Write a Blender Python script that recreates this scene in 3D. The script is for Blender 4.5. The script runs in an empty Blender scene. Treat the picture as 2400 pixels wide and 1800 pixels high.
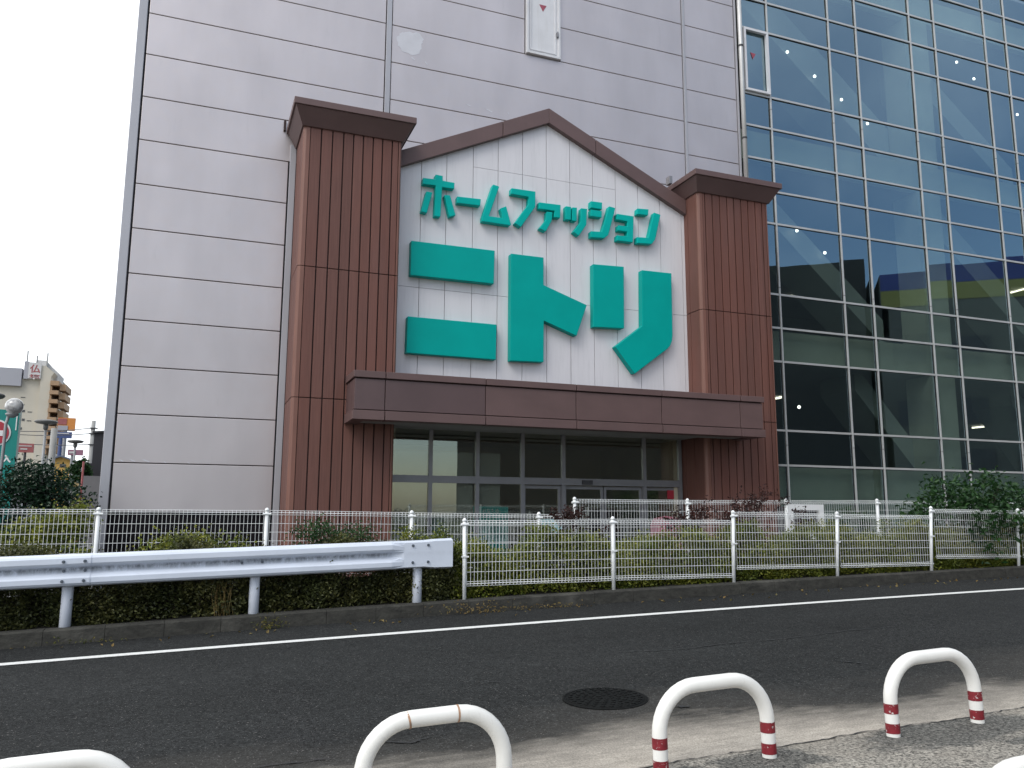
import bpy, math, random
import numpy as np
from mathutils import Vector, Matrix

# ------------------------------------------------------------------ camera, world, sun, exposure
SC = bpy.context.scene
COL = SC.collection
E = 1.52                                   # eye height above the near pavement; z below is written from eye level
cam_d = bpy.data.cameras.new('camera')
cam = bpy.data.objects.new('camera', cam_d)
COL.objects.link(cam)
cam_d.sensor_width = 36.0
cam_d.lens = 28.86
cam_d.clip_end = 3000
R_ = Vector((0.932713, -0.360593, 0.004421)); U_ = Vector((-0.060354, -0.144003, 0.987735)); W_ = Vector((0.355534, 0.92154, 0.156077))
m = Matrix.Identity(4)
for i in range(3):
    m[i][0] = R_[i]; m[i][1] = U_[i]; m[i][2] = -W_[i]
m[2][3] = E
cam.matrix_world = m
SC.camera = cam

SUN = Vector((-0.55, -0.42, 0.72)).normalized()
w = bpy.data.worlds.new('World'); SC.world = w; w.use_nodes = True
nt = w.node_tree; N = nt.nodes; L = nt.links
bg = N['Background']; bg.inputs['Strength'].default_value = 0.13
sky = N.new('ShaderNodeTexSky'); sky.sky_type = 'NISHITA'; sky.sun_disc = False
sky.sun_elevation = math.asin(SUN.z); sky.sun_rotation = math.atan2(SUN.x, SUN.y)
sky.air_density = 1.0; sky.dust_density = 1.5; sky.ozone_density = 1.2
tc = N.new('ShaderNodeTexCoord')
dot = N.new('ShaderNodeVectorMath'); dot.operation = 'DOT_PRODUCT'
dot.inputs[1].default_value = Vector((-0.66, 0.45, 0.60)).normalized()
L.new(tc.outputs['Generated'], dot.inputs[0])
nz = N.new('ShaderNodeTexNoise'); nz.inputs['Scale'].default_value = 2.2; nz.inputs['Detail'].default_value = 6
L.new(tc.outputs['Generated'], nz.inputs['Vector'])
ma = N.new('ShaderNodeMath'); ma.operation = 'MULTIPLY_ADD'; ma.inputs[1].default_value = 0.9
L.new(nz.outputs['Fac'], ma.inputs[0])
mb_ = N.new('ShaderNodeMath'); mb_.operation = 'MULTIPLY_ADD'; mb_.inputs[1].default_value = 0.72; mb_.inputs[2].default_value = 0.10
L.new(dot.outputs['Value'], mb_.inputs[0]); L.new(mb_.outputs[0], ma.inputs[2])
cl = N.new('ShaderNodeMapRange'); cl.inputs[1].default_value = 0.2; cl.inputs[2].default_value = 1.0
L.new(ma.outputs[0], cl.inputs[0])
mx = N.new('ShaderNodeMix'); mx.data_type = 'RGBA'
L.new(cl.outputs[0], mx.inputs[0]); L.new(sky.outputs[0], mx.inputs[6])
mx.inputs[7].default_value = (10.6, 10.9, 11.3, 1)
L.new(mx.outputs[2], bg.inputs['Color'])

sd = bpy.data.lights.new('sun', 'SUN'); sd.energy = 1.1; sd.angle = math.radians(25); sd.color = (1.0, 0.96, 0.9)
so = bpy.data.objects.new('sun', sd); COL.objects.link(so)
so.rotation_euler = SUN.to_track_quat('Z', 'Y').to_euler()
so.location = (-20, -20, 40)
SC.view_settings.view_transform = 'Standard'; SC.view_settings.look = 'None'
SC.view_settings.gamma = 1; SC.view_settings.exposure = 0.28
SC.render.engine = 'CYCLES'
SC.cycles.transparent_max_bounces = 16

# ------------------------------------------------------------------ materials
class NT:
    def __init__(s, name):
        s.m = bpy.data.materials.new(name); s.m.use_nodes = True
        s.t = s.m.node_tree; s.n = s.t.nodes; s.l = s.t.links
        s.b = s.n['Principled BSDF']; s.out = s.n['Material Output']
        s.pos = None
    def add(s, t, **k):
        n = s.n.new(t)
        for a, v in k.items(): setattr(n, a, v)
        return n
    def P(s):
        if s.pos is None: s.pos = s.add('ShaderNodeNewGeometry').outputs['Position']
        return s.pos
    def val(s, sock, v):
        if isinstance(v, (int, float)): sock.default_value = v
        else: s.l.new(v, sock)
    def math(s, op, a, b=0.0, c=0.0, clamp=False):
        n = s.add('ShaderNodeMath', operation=op, use_clamp=clamp)
        s.val(n.inputs[0], a); s.val(n.inputs[1], b); s.val(n.inputs[2], c)
        return n.outputs[0]
    def noise(s, scale=1.0, vec=(1, 1, 1), detail=5, rough=0.55, dist=0):
        mp = s.add('ShaderNodeVectorMath', operation='MULTIPLY'); s.l.new(s.P(), mp.inputs[0])
        mp.inputs[1].default_value = vec
        n = s.add('ShaderNodeTexNoise'); n.inputs['Scale'].default_value = scale
        n.inputs['Detail'].default_value = detail; n.inputs['Roughness'].default_value = rough; n.inputs['Distortion'].default_value = dist
        s.l.new(mp.outputs[0], n.inputs['Vector'])
        return n.outputs['Fac']
    def ramp(s, v, a, b, c=0.0, d=1.0):
        n = s.add('ShaderNodeMapRange'); s.val(n.inputs[0], v)
        for i, q in enumerate((a, b, c, d)): n.inputs[i + 1].default_value = q
        return n.outputs[0]
    def mix(s, f, a, b, blend='MIX'):
        n = s.add('ShaderNodeMix', data_type='RGBA', blend_type=blend); s.val(n.inputs[0], f)
        for i, q in ((6, a), (7, b)):
            if isinstance(q, tuple): n.inputs[i].default_value = (*q[:3], 1)
            else: s.l.new(q, n.inputs[i])
        return n.outputs[2]
    def scale(s, c, f):          # colour * scalar
        n = s.add('ShaderNodeVectorMath', operation='SCALE')
        if isinstance(c, tuple): n.inputs[0].default_value = c[:3]
        else: s.l.new(c, n.inputs[0])
        s.val(n.inputs[3], f)
        return n.outputs[0]
    def sep(s, axis):
        n = s.add('ShaderNodeSeparateXYZ'); s.l.new(s.P(), n.inputs[0]); return n.outputs[axis]
    def base(s, c):
        if isinstance(c, tuple): s.b.inputs['Base Color'].default_value = (*c[:3], 1)
        else: s.l.new(c, s.b.inputs['Base Color'])
    def rough(s, v): s.val(s.b.inputs['Roughness'], v)
    def bump(s, h, strength=0.3, dist=0.01):
        n = s.add('ShaderNodeBump'); n.inputs['Strength'].default_value = strength; n.inputs['Distance'].default_value = dist
        s.l.new(h, n.inputs['Height']); s.l.new(n.outputs[0], s.b.inputs['Normal'])

def pbr(name, col, rough=0.6, var=0.15, scale=3.0, vec=(1, 1, 1), bump=0.0, bscale=60, metal=0.0, spec=None, dirt=None, dirt_amt=0.0):
    t = NT(name)
    f = t.ramp(t.noise(scale, vec), 0.3, 0.7, 1 - var, 1 + var)
    c = t.scale(col, f)
    if dirt:
        d = t.ramp(t.noise(2.3, (6, 6, 0.5), 6, 0.65), 0.52, 0.78, 0, dirt_amt)
        c = t.mix(d, c, dirt)
    t.base(c); t.rough(rough); t.b.inputs['Metallic'].default_value = metal
    if spec is not None: t.b.inputs['Specular IOR Level'].default_value = spec
    if bump: t.bump(t.noise(bscale, detail=4), bump, 0.01)
    return t.m

def leafmat(name, a, b, rough=0.45, trans=0.25):
    t = NT(name)
    g = t.add('ShaderNodeNewGeometry'); r = g.outputs['Random Per Island']
    c = t.mix(r, a, b)
    c = t.mix(t.ramp(t.noise(1.7, detail=3), 0.42, 0.62, 0, 0.6), c, t.mix(r, tuple(q * .6 for q in a), tuple(q * k_ for q, k_ in zip(b, (.35, .55, .6)))))
    c = t.scale(c, t.ramp(t.noise(5.0), 0.3, 0.7, 0.7, 1.35))
    t.base(c); t.rough(rough); t.b.inputs['Specular IOR Level'].default_value = 0.35
    tr = t.add('ShaderNodeBsdfTranslucent'); t.l.new(c, tr.inputs['Color'])
    ms = t.add('ShaderNodeMixShader'); ms.inputs[0].default_value = trans
    t.l.new(t.b.outputs[0], ms.inputs[1]); t.l.new(tr.outputs[0], ms.inputs[2]); t.l.new(ms.outputs[0], t.out.inputs[0])
    return t.m

def glassmat(name, tint, base_r, refl=(0.8, 0.92, 1.0), k=0.7):
    t = NT(name); t.n.remove(t.b)
    tr = t.add('ShaderNodeBsdfTransparent'); tr.inputs[0].default_value = (*tint, 1)
    gl = t.add('ShaderNodeBsdfGlossy'); gl.inputs['Roughness'].default_value = 0.0; gl.inputs[0].default_value = (*refl, 1)
    lw = t.add('ShaderNodeLayerWeight'); lw.inputs['Blend'].default_value = 0.5
    p = t.math('POWER', lw.outputs['Facing'], 3.0)
    f = t.math('MULTIPLY_ADD', p, k, base_r, clamp=True)
    bn = t.add('ShaderNodeBump'); bn.inputs['Strength'].default_value = 0.02; bn.inputs['Distance'].default_value = 0.05
    t.l.new(t.noise(0.7, detail=1), bn.inputs['Height']); t.l.new(bn.outputs[0], gl.inputs['Normal'])
    ms = t.add('ShaderNodeMixShader'); t.l.new(f, ms.inputs[0])
    t.l.new(tr.outputs[0], ms.inputs[1]); t.l.new(gl.outputs[0], ms.inputs[2]); t.l.new(ms.outputs[0], t.out.inputs[0])
    return t.m

def emit(name, col, s):
    t = NT(name)
    t.b.inputs['Emission Color'].default_value = (*col, 1); t.b.inputs['Emission Strength'].default_value = s
    t.base((0.8, 0.8, 0.8)); return t.m

def clear(name, tint):
    t = NT(name); t.n.remove(t.b)
    tr = t.add('ShaderNodeBsdfTransparent'); tr.inputs[0].default_value = (*tint, 1)
    t.l.new(tr.outputs[0], t.out.inputs[0]); return t.m

M = {}
def cladding_mat():
    t = NT('cladding_metal')
    f = t.ramp(t.noise(0.35, detail=3), 0.3, 0.7, 0.92, 1.08)
    f2 = t.ramp(t.noise(0.8, (2, 2, 0.5), 4, 0.5), 0.35, 0.75, 1.03, 0.94)
    g = t.add('ShaderNodeNewGeometry')
    f3 = t.ramp(g.outputs['Random Per Island'], 0, 1, 0.965, 1.035)
    c = t.scale((0.565, 0.52, 0.522), t.math('MULTIPLY', t.math('MULTIPLY', f, f2), f3))
    d = t.ramp(t.noise(2.0, (2.2, 2, 0.35), 6, 0.62), 0.62, 0.85, 0, 0.30)
    c = t.mix(d, c, (0.30, 0.30, 0.29))
    s = t.ramp(t.noise(30.0, (1, 1, 2.5), 3), 0.735, 0.76, 0, 0.5)
    c = t.mix(s, c, (0.62, 0.61, 0.62))
    t.base(c); t.rough(t.ramp(t.noise(6.0), 0.3, 0.7, 0.36, 0.48)); t.b.inputs['Metallic'].default_value = 0.6
    t.bump(t.noise(1.1, detail=2), 0.12, 0.05)
    return t.m
M['clad'] = cladding_mat()
M['clad_trim'] = pbr('trim_metal', (0.42, 0.42, 0.45), 0.45, 0.08, 1.5, (1, 1, 0.3), metal=0.2)
M['seam_dark'] = pbr('joint_shadow_gap', (0.05, 0.05, 0.055), 0.8, 0.1)
M['patch'] = pbr('touch_up_paint', (0.60, 0.60, 0.64), 0.5, 0.06, 4)
M['white_frame'] = pbr('white_painted_metal', (0.68, 0.68, 0.70), 0.4, 0.05, 2, dirt=(0.45, 0.43, 0.4), dirt_amt=0.3)
M['red_mark'] = pbr('faded_red_film', (0.33, 0.07, 0.10), 0.6, 0.2, 20)
M['plinth'] = pbr('black_plinth', (0.010, 0.009, 0.011), 0.8, 0.3, 6, spec=0.1)
def wood_mat(name, col, plank=0.2):
    t = NT(name)
    x = t.math('FLOOR', t.math('DIVIDE', t.sep(0), plank))
    wn = t.add('ShaderNodeTexWhiteNoise', noise_dimensions='1D'); t.l.new(x, wn.inputs['W'])
    f = t.ramp(wn.outputs['Value'], 0, 1, 0.88, 1.10)
    g = t.ramp(t.noise(3.0, (14, 14, 0.6), 6), 0.3, 0.7, 0.88, 1.12)
    c = t.scale(col, t.math('MULTIPLY', f, g))
    d = t.ramp(t.noise(0.8, (2, 2, 0.5), 5), 0.45, 0.75, 0, 0.45)
    c = t.mix(d, c, (col[0] * 1.25, col[1] * 0.95, col[2] * 0.8))
    t.base(c); t.rough(0.55); t.b.inputs['Specular IOR Level'].default_value = 0.3
    t.bump(t.noise(40, (6, 6, 0.5)), 0.12, 0.006); return t.m
M['brown_board'] = wood_mat('brown_siding', (0.150, 0.070, 0.056))
M['brown_corner'] = pbr('brown_corner_bead', (0.19, 0.085, 0.062), 0.5, 0.12, 3, (4, 4, 0.5))
M['brown_gap'] = pbr('siding_groove', (0.035, 0.017, 0.016), 0.8, 0.1)
M['brown_metal'] = pbr('brown_metal', (0.128, 0.078, 0.074), 0.5, 0.10, 1.2, (1, 1, 2), dirt=(0.10, 0.07, 0.065), dirt_amt=0.4)
M['brown_dark'] = pbr('brown_metal_dark_panel', (0.105, 0.066, 0.066), 0.42, 0.10, 1.2)
M['gable'] = pbr('pale_siding', (0.70, 0.685, 0.71), 0.5, 0.04, 1.0, (3, 3, 0.3), dirt=(0.45, 0.44, 0.46), dirt_amt=0.3)
M['gable_gap'] = pbr('pale_siding_groove', (0.22, 0.21, 0.22), 0.8, 0.1)
M['teal'] = pbr('teal_sign_face', (0.0, 0.355, 0.315), 0.45, 0.05, 1.5, spec=0.12)
M['teal_small'] = pbr('teal_sign_face_bright', (0.0, 0.42, 0.37), 0.45, 0.05, 1.5, spec=0.12)
M['soffit'] = pbr('canopy_soffit', (0.30, 0.30, 0.29), 0.6, 0.08, 2)
M['alu'] = pbr('aluminium_frame', (0.42, 0.42, 0.42), 0.4, 0.08, 3, metal=0.4)
M['alu_dark'] = pbr('dark_grey_frame', (0.27, 0.27, 0.285), 0.4, 0.08, 3, metal=0.3)
M['mullion'] = pbr('mullion_metal', (0.54, 0.54, 0.53), 0.4, 0.08, 2, metal=0.3)
M['glass'] = glassmat('curtain_glass', (0.58, 0.65, 0.63), 0.33, (0.66, 0.90, 1.0), 0.75)
M['glass_clear'] = clear('glass_body', (0.97, 0.98, 0.98))
M['door_glass'] = glassmat('entrance_glass', (0.85, 0.87, 0.84), 0.17, (0.95, 1, 0.95), 0.75)
M['spandrel'] = pbr('spandrel_back', (0.50, 0.54, 0.45), 0.7, 0.06, 2)
M['inside'] = pbr('interior_wall', (0.20, 0.215, 0.23), 0.8, 0.1, 1)
M['inside_ceil'] = pbr('interior_ceiling', (0.28, 0.29, 0.30), 0.8, 0.05, 1)
M['inside_floor'] = pbr('interior_floor', (0.15, 0.15, 0.15), 0.5, 0.1, 1)
M['stair_pale'] = pbr('stair_cladding', (0.38, 0.42, 0.38), 0.6, 0.05, 1)
M['lobby'] = pbr('lobby_wall', (0.55, 0.48, 0.36), 0.7, 0.1, 1)
M['blind'] = pbr('pale_blind', (0.40, 0.42, 0.385), 0.7, 0.08, 1.5)
M['lamp_on'] = emit('ceiling_lamp_on', (1.0, 0.97, 0.9), 4.0)
M['tube_on'] = emit('tube_lamp_on', (1.0, 0.9, 0.72), 4.0)
M['fence_white'] = pbr('white_fence_coating', (0.80, 0.82, 0.82), 0.35, 0.05, 6)
M['white_paint'] = pbr('white_paint', (0.8, 0.8, 0.8), 0.4, 0.04, 6)
M['leaf_dark'] = leafmat('dark_hedge_leaf', (0.022, 0.030, 0.010), (0.15, 0.145, 0.045))
M['leaf_yellow'] = leafmat('yellow_green_leaf', (0.055, 0.09, 0.010), (0.30, 0.30, 0.045))
M['leaf_green'] = leafmat('green_leaf', (0.012, 0.045, 0.012), (0.04, 0.10, 0.025))
M['leaf_deep'] = leafmat('deep_green_leaf', (0.006, 0.022, 0.012), (0.022, 0.058, 0.028), 0.3)
M['leaf_red'] = leafmat('dark_red_leaf', (0.020, 0.006, 0.006), (0.06, 0.018, 0.014))
M['leaf_dry'] = leafmat('dry_leaf', (0.16, 0.10, 0.03), (0.26, 0.20, 0.08), 0.7)
M['leaf_weed'] = leafmat('weed_leaf', (0.06, 0.08, 0.02), (0.2, 0.16, 0.04), 0.6)
M['twig'] = pbr('twig_bark', (0.045, 0.028, 0.022), 0.8, 0.3, 20)
M['soil'] = pbr('dark_soil', (0.018, 0.015, 0.011), 0.95, 0.4, 8, bump=0.6, bscale=30)

def road_mat():
    t = NT('asphalt_road')
    big = t.ramp(t.noise(0.5, (0.5, 1.6, 1), 4), 0.3, 0.7, 0.86, 1.14)
    mid = t.ramp(t.noise(9.0, detail=6), 0.3, 0.7, 0.86, 1.14)
    grain = t.math('MULTIPLY', t.ramp(t.noise(85.0, detail=3, rough=0.7), 0.32, 0.72, 0.45, 1.65), t.ramp(t.noise(34.0, detail=4, rough=0.85), 0.37, 0.65, 0.5, 1.6))
    c = t.scale((0.026, 0.0272, 0.0272), t.math('MULTIPLY', t.math('MULTIPLY', big, mid), grain))
    peb = t.ramp(t.noise(75.0, detail=1), 0.69, 0.74, 0, 0.75)
    c = t.mix(peb, c, (0.21, 0.20, 0.19))
    # sand and dust washed along the near edge of the road
    y = t.sep(1)
    wob = t.noise(0.55, (0.9, 1.3, 1), 6, 0.6)
    fine = t.noise(6.0, (0.5, 2.0, 1), 6, 0.7)
    e = t.math('ADD', t.math('MULTIPLY', wob, 1.6), t.math('MULTIPLY', fine, 0.55))
    d = t.math('SUBTRACT', t.math('ADD', e, 3.95), y)
    sand = t.ramp(d, 0.0, 0.75, 0, 0.92)
    sc = t.scale((0.52, 0.475, 0.41), t.math('MULTIPLY', t.ramp(t.noise(12.0, (0.5, 1.5, 1), 6, 0.7), 0.3, 0.7, 0.75, 1.2), t.ramp(t.noise(110.0, detail=2), 0.3, 0.7, 0.72, 1.22)))
    c = t.mix(t.math('MULTIPLY', sand, t.ramp(t.noise(90.0, detail=2), 0.25, 0.55, 0.55, 1.0)), c, sc)
    # faint dust film further out
    film = t.ramp(t.math('SUBTRACT', t.math('ADD', t.math('MULTIPLY', wob, 2.2), 4.6), y), 0.0, 1.4, 0, 0.26)
    c = t.mix(film, c, (0.20, 0.18, 0.155))
    t.base(c); t.rough(0.9); t.b.inputs['Specular IOR Level'].default_value = 0.08
    t.bump(t.noise(85.0, detail=3, rough=0.7), 0.5, 0.008); return t.m
M['road'] = road_mat()
def walk_mat():
    t = NT('coarse_pavement')
    big = t.ramp(t.noise(1.1, detail=5), 0.3, 0.7, 0.72, 1.2)
    g = t.noise(52.0, detail=3, rough=0.75)
    c = t.scale((0.215, 0.20, 0.172), t.math('MULTIPLY', big, t.ramp(g, 0.36, 0.64, 0.12, 2.0)))
    peb = t.ramp(t.noise(62.0, detail=1), 0.63, 0.70, 0, 0.85)
    c = t.mix(peb, c, (0.42, 0.39, 0.34))
    sand = t.ramp(t.noise(0.8, (0.7, 1.4, 1), 6, 0.65), 0.47, 0.66, 0, 0.8)
    c = t.mix(sand, c, t.scale((0.25, 0.22, 0.18), t.ramp(t.noise(100.0, detail=2), 0.3, 0.7, 0.7, 1.25)))
    # coarse dark asphalt where the hoops were set in
    nn = t.math('MULTIPLY', t.math('SUBTRACT', t.noise(4.0, (1, 1.4, 1), 6, 0.7), 0.5), 3.2); mk = None
    for cx, cy, rx, ry in ((4.50, 4.02, .75, .24), (3.12, 4.0, .36, .20), (2.42, 3.95, .34, .2), (4.75, 3.72, .16, .06)):
        ex = t.math('POWER', t.math('DIVIDE', t.math('SUBTRACT', t.sep(0), cx), rx), 2.0); ey = t.math('POWER', t.math('DIVIDE', t.math('SUBTRACT', t.sep(1), cy), ry), 2.0)
        k = t.ramp(t.math('ADD', t.math('ADD', ex, ey), nn), 0.7, 1.25, 1, 0)
        mk = k if mk is None else t.math('MAXIMUM', mk, k)
    dk = t.scale((0.078, 0.076, 0.068), t.ramp(g, 0.36, 0.64, 0.08, 2.3))
    dk = t.mix(t.math('MULTIPLY', peb, .7), dk, (0.32, 0.30, 0.27))
    c = t.mix(mk, c, dk)
    t.base(c); t.rough(0.9); t.bump(g, 0.8, 0.012); return t.m
M['walk'] = walk_mat()
def kerb_mat():
    t = NT('mossy_kerb')
    c = t.scale((0.034, 0.033, 0.028), t.ramp(t.noise(5.0, (1, 2, 2), 7, 0.7), 0.3, 0.7, 0.45, 1.6))
    p = t.ramp(t.noise(1.3, (1, 1, 1), 5, 0.6), 0.60, 0.72, 0, 0.45)
    c = t.mix(p, c, (0.12, 0.115, 0.10))
    t.base(c); t.rough(0.9); t.bump(t.noise(30, detail=5), 0.5, 0.02); return t.m
M['kerb'] = kerb_mat()
def line_mat():
    t = NT('worn_road_paint')
    c = t.scale((0.72, 0.72, 0.70), t.ramp(t.noise(40.0, detail=4), 0.3, 0.7, 0.82, 1.1))
    wr = t.ramp(t.noise(14.0, (0.6, 2, 1), 7, 0.75), 0.64, 0.72, 0, 0.85)
    c = t.mix(wr, c, (0.06, 0.06, 0.06)); t.base(c); t.rough(0.7); return t.m
M['line'] = line_mat()
M['tar'] = pbr('tar_seam', (0.016, 0.016, 0.017), 0.6, 0.3, 12)
M['patch_asphalt'] = pbr('darker_asphalt', (0.033, 0.034, 0.037), 0.85, 0.25, 28, bump=0.5, bscale=90)
M['lot'] = pbr('parking_asphalt', (0.10, 0.10, 0.098), 0.9, 0.2, 2, bump=0.4, bscale=60)
M['ground'] = pbr('town_ground', (0.12, 0.12, 0.11), 0.9, 0.2, 0.05)
M['iron'] = pbr('manhole_iron', (0.006, 0.0065, 0.0065), 0.75, 0.4, 18, spec=0.12, bump=0.5, bscale=40)

def rail_mat():
    t = NT('guardrail_white')
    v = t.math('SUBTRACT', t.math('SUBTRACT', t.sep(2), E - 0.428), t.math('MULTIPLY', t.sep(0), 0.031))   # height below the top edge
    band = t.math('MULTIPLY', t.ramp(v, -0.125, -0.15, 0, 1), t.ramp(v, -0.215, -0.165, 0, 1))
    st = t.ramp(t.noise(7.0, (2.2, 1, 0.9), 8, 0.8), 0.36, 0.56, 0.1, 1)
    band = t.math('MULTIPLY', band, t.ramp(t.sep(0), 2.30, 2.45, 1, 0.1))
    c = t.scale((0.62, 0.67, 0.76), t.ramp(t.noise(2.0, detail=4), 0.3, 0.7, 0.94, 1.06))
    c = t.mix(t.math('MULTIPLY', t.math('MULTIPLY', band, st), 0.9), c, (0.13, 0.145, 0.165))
    sp = t.ramp(t.noise(22, (1, 1, 0.5), 6, 0.7), 0.63, 0.75, 0, 0.4)
    c = t.mix(sp, c, (0.42, 0.44, 0.47))
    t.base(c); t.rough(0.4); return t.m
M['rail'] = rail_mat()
M['rail_post'] = pbr('guardrail_post_white', (0.62, 0.66, 0.74), 0.45, 0.05, 5, dirt=(0.35, 0.35, 0.34), dirt_amt=0.3)
M['bolt'] = pbr('zinc_bolt', (0.13, 0.15, 0.18), 0.45, 0.1, 20, metal=0.6)
def bollard_mat():
    t = NT('bollard_white')
    c = t.scale((0.80, 0.79, 0.75), t.ramp(t.noise(4.0, detail=5), 0.3, 0.7, 0.94, 1.05))
    ch = t.ramp(t.noise(26, (1, 1, 1), 5, 0.65), 0.70, 0.735, 0, 0.9)
    c = t.mix(ch, c, (0.20, 0.13, 0.10))
    st = t.ramp(t.noise(9, (4, 4, 0.8), 6, 0.7), 0.60, 0.78, 0, 0.35)
    c = t.mix(st, c, (0.50, 0.46, 0.40))
    t.base(c); t.rough(0.35); return t.m
M['bollard'] = bollard_mat()
def tape_mat():
    t = NT('red_tape')
    c = t.scale((0.20, 0.014, 0.022), t.ramp(t.noise(30, detail=3), 0.3, 0.7, 0.8, 1.2))
    ch = t.ramp(t.noise(34, (1, 1, 1.4), 5, 0.7), 0.60, 0.64, 0, 0.9)
    c = t.mix(ch, c, (0.75, 0.73, 0.70)); t.base(c); t.rough(0.45); return t.m
M['tape'] = tape_mat()
M['rust'] = pbr('rust', (0.36, 0.22, 0.14), 0.8, 0.4, 40)
M['white'] = pbr('plain_white', (0.8, 0.8, 0.8), 0.5, 0.02)
M['teal_panel'] = pbr('teal_panel', (0.0, 0.235, 0.205), 0.4, 0.05)
M['poster'] = pbr('teal_poster', (0.02, 0.42, 0.41), 0.5, 0.08, 3)
M['poster_low'] = pbr('pale_poster_area', (0.35, 0.62, 0.66), 0.5, 0.3, 6)
M['red'] = pbr('sign_red', (0.42, 0.03, 0.05), 0.5, 0.05)
M['pinkred'] = pbr('pink_red_banner', (0.30, 0.085, 0.12), 0.6, 0.2, 5)
M['cyanpale'] = pbr('pale_cyan_board', (0.26, 0.44, 0.47), 0.5, 0.15, 6)
M['dull_red'] = pbr('faded_red_sign', (0.34, 0.10, 0.10), 0.6, 0.1, 3)
M['purple'] = pbr('pink_purple_sign', (0.30, 0.14, 0.20), 0.6, 0.1, 3)
M['beige'] = pbr('beige_wall', (0.55, 0.505, 0.42), 0.8, 0.05, 0.15, dirt=(0.45, 0.40, 0.3), dirt_amt=0.4)
M['grey_wall'] = pbr('grey_wall', (0.36, 0.36, 0.39), 0.8, 0.05, 0.1)
M['pale_wall'] = pbr('pale_wall', (0.58, 0.57, 0.56), 0.8, 0.05, 0.1)
M['tan_orange'] = pbr('tan_orange_wall', (0.38, 0.25, 0.15), 0.8, 0.08, 0.3)
M['orange'] = pbr('orange_sign', (0.62, 0.24, 0.05), 0.6, 0.06, 1)
M['blue'] = pbr('blue_sign', (0.05, 0.08, 0.2), 0.6, 0.06, 1)
M['yellow'] = pbr('yellow_wall', (0.62, 0.38, 0.10), 0.7, 0.06, 0.5)
M['roof_blue'] = pbr('blue_grey_roof', (0.10, 0.12, 0.17), 0.7, 0.1, 1)
M['dark_clad'] = pbr('dark_building', (0.025, 0.024, 0.030), 0.7, 0.1, 1)
M['grey_fence'] = pbr('grey_fence_wall', (0.16, 0.155, 0.16), 0.8, 0.1, 1)
M['concrete'] = pbr('concrete_pole', (0.34, 0.34, 0.33), 0.8, 0.08, 2)
M['pole_grey'] = pbr('grey_pole', (0.30, 0.31, 0.32), 0.5, 0.05, 3)
M['pole_dark'] = pbr('dark_pole', (0.06, 0.06, 0.065), 0.6, 0.1, 3)
M['lamp_head'] = pbr('lamp_head', (0.16, 0.16, 0.155), 0.5, 0.1, 4)
M['window_dark'] = pbr('dark_window', (0.06, 0.06, 0.065), 0.2, 0.1, 1)
M['navy'] = pbr('navy_band', (0.015, 0.03, 0.16), 0.6, 0.05, 1)
M['olive'] = pbr('olive_band', (0.17, 0.165, 0.04), 0.6, 0.05, 1)
M['street_wall'] = pbr('street_block_wall', (0.075, 0.08, 0.075), 0.8, 0.1, 0.3)
M['street_dark'] = pbr('street_block_dark', (0.018, 0.019, 0.02), 0.8, 0.1, 0.3)
def globe_mat():
    t = NT('frosted_globe'); t.base(t.mix(t.ramp(t.noise(9.0, detail=5), 0.42, 0.6, 0, 1), (0.62, 0.62, 0.61), (0.30, 0.30, 0.30))); t.rough(0.15)
    t.b.inputs['Coat Weight'].default_value = 0.6; return t.m
M['globe'] = globe_mat()

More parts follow.
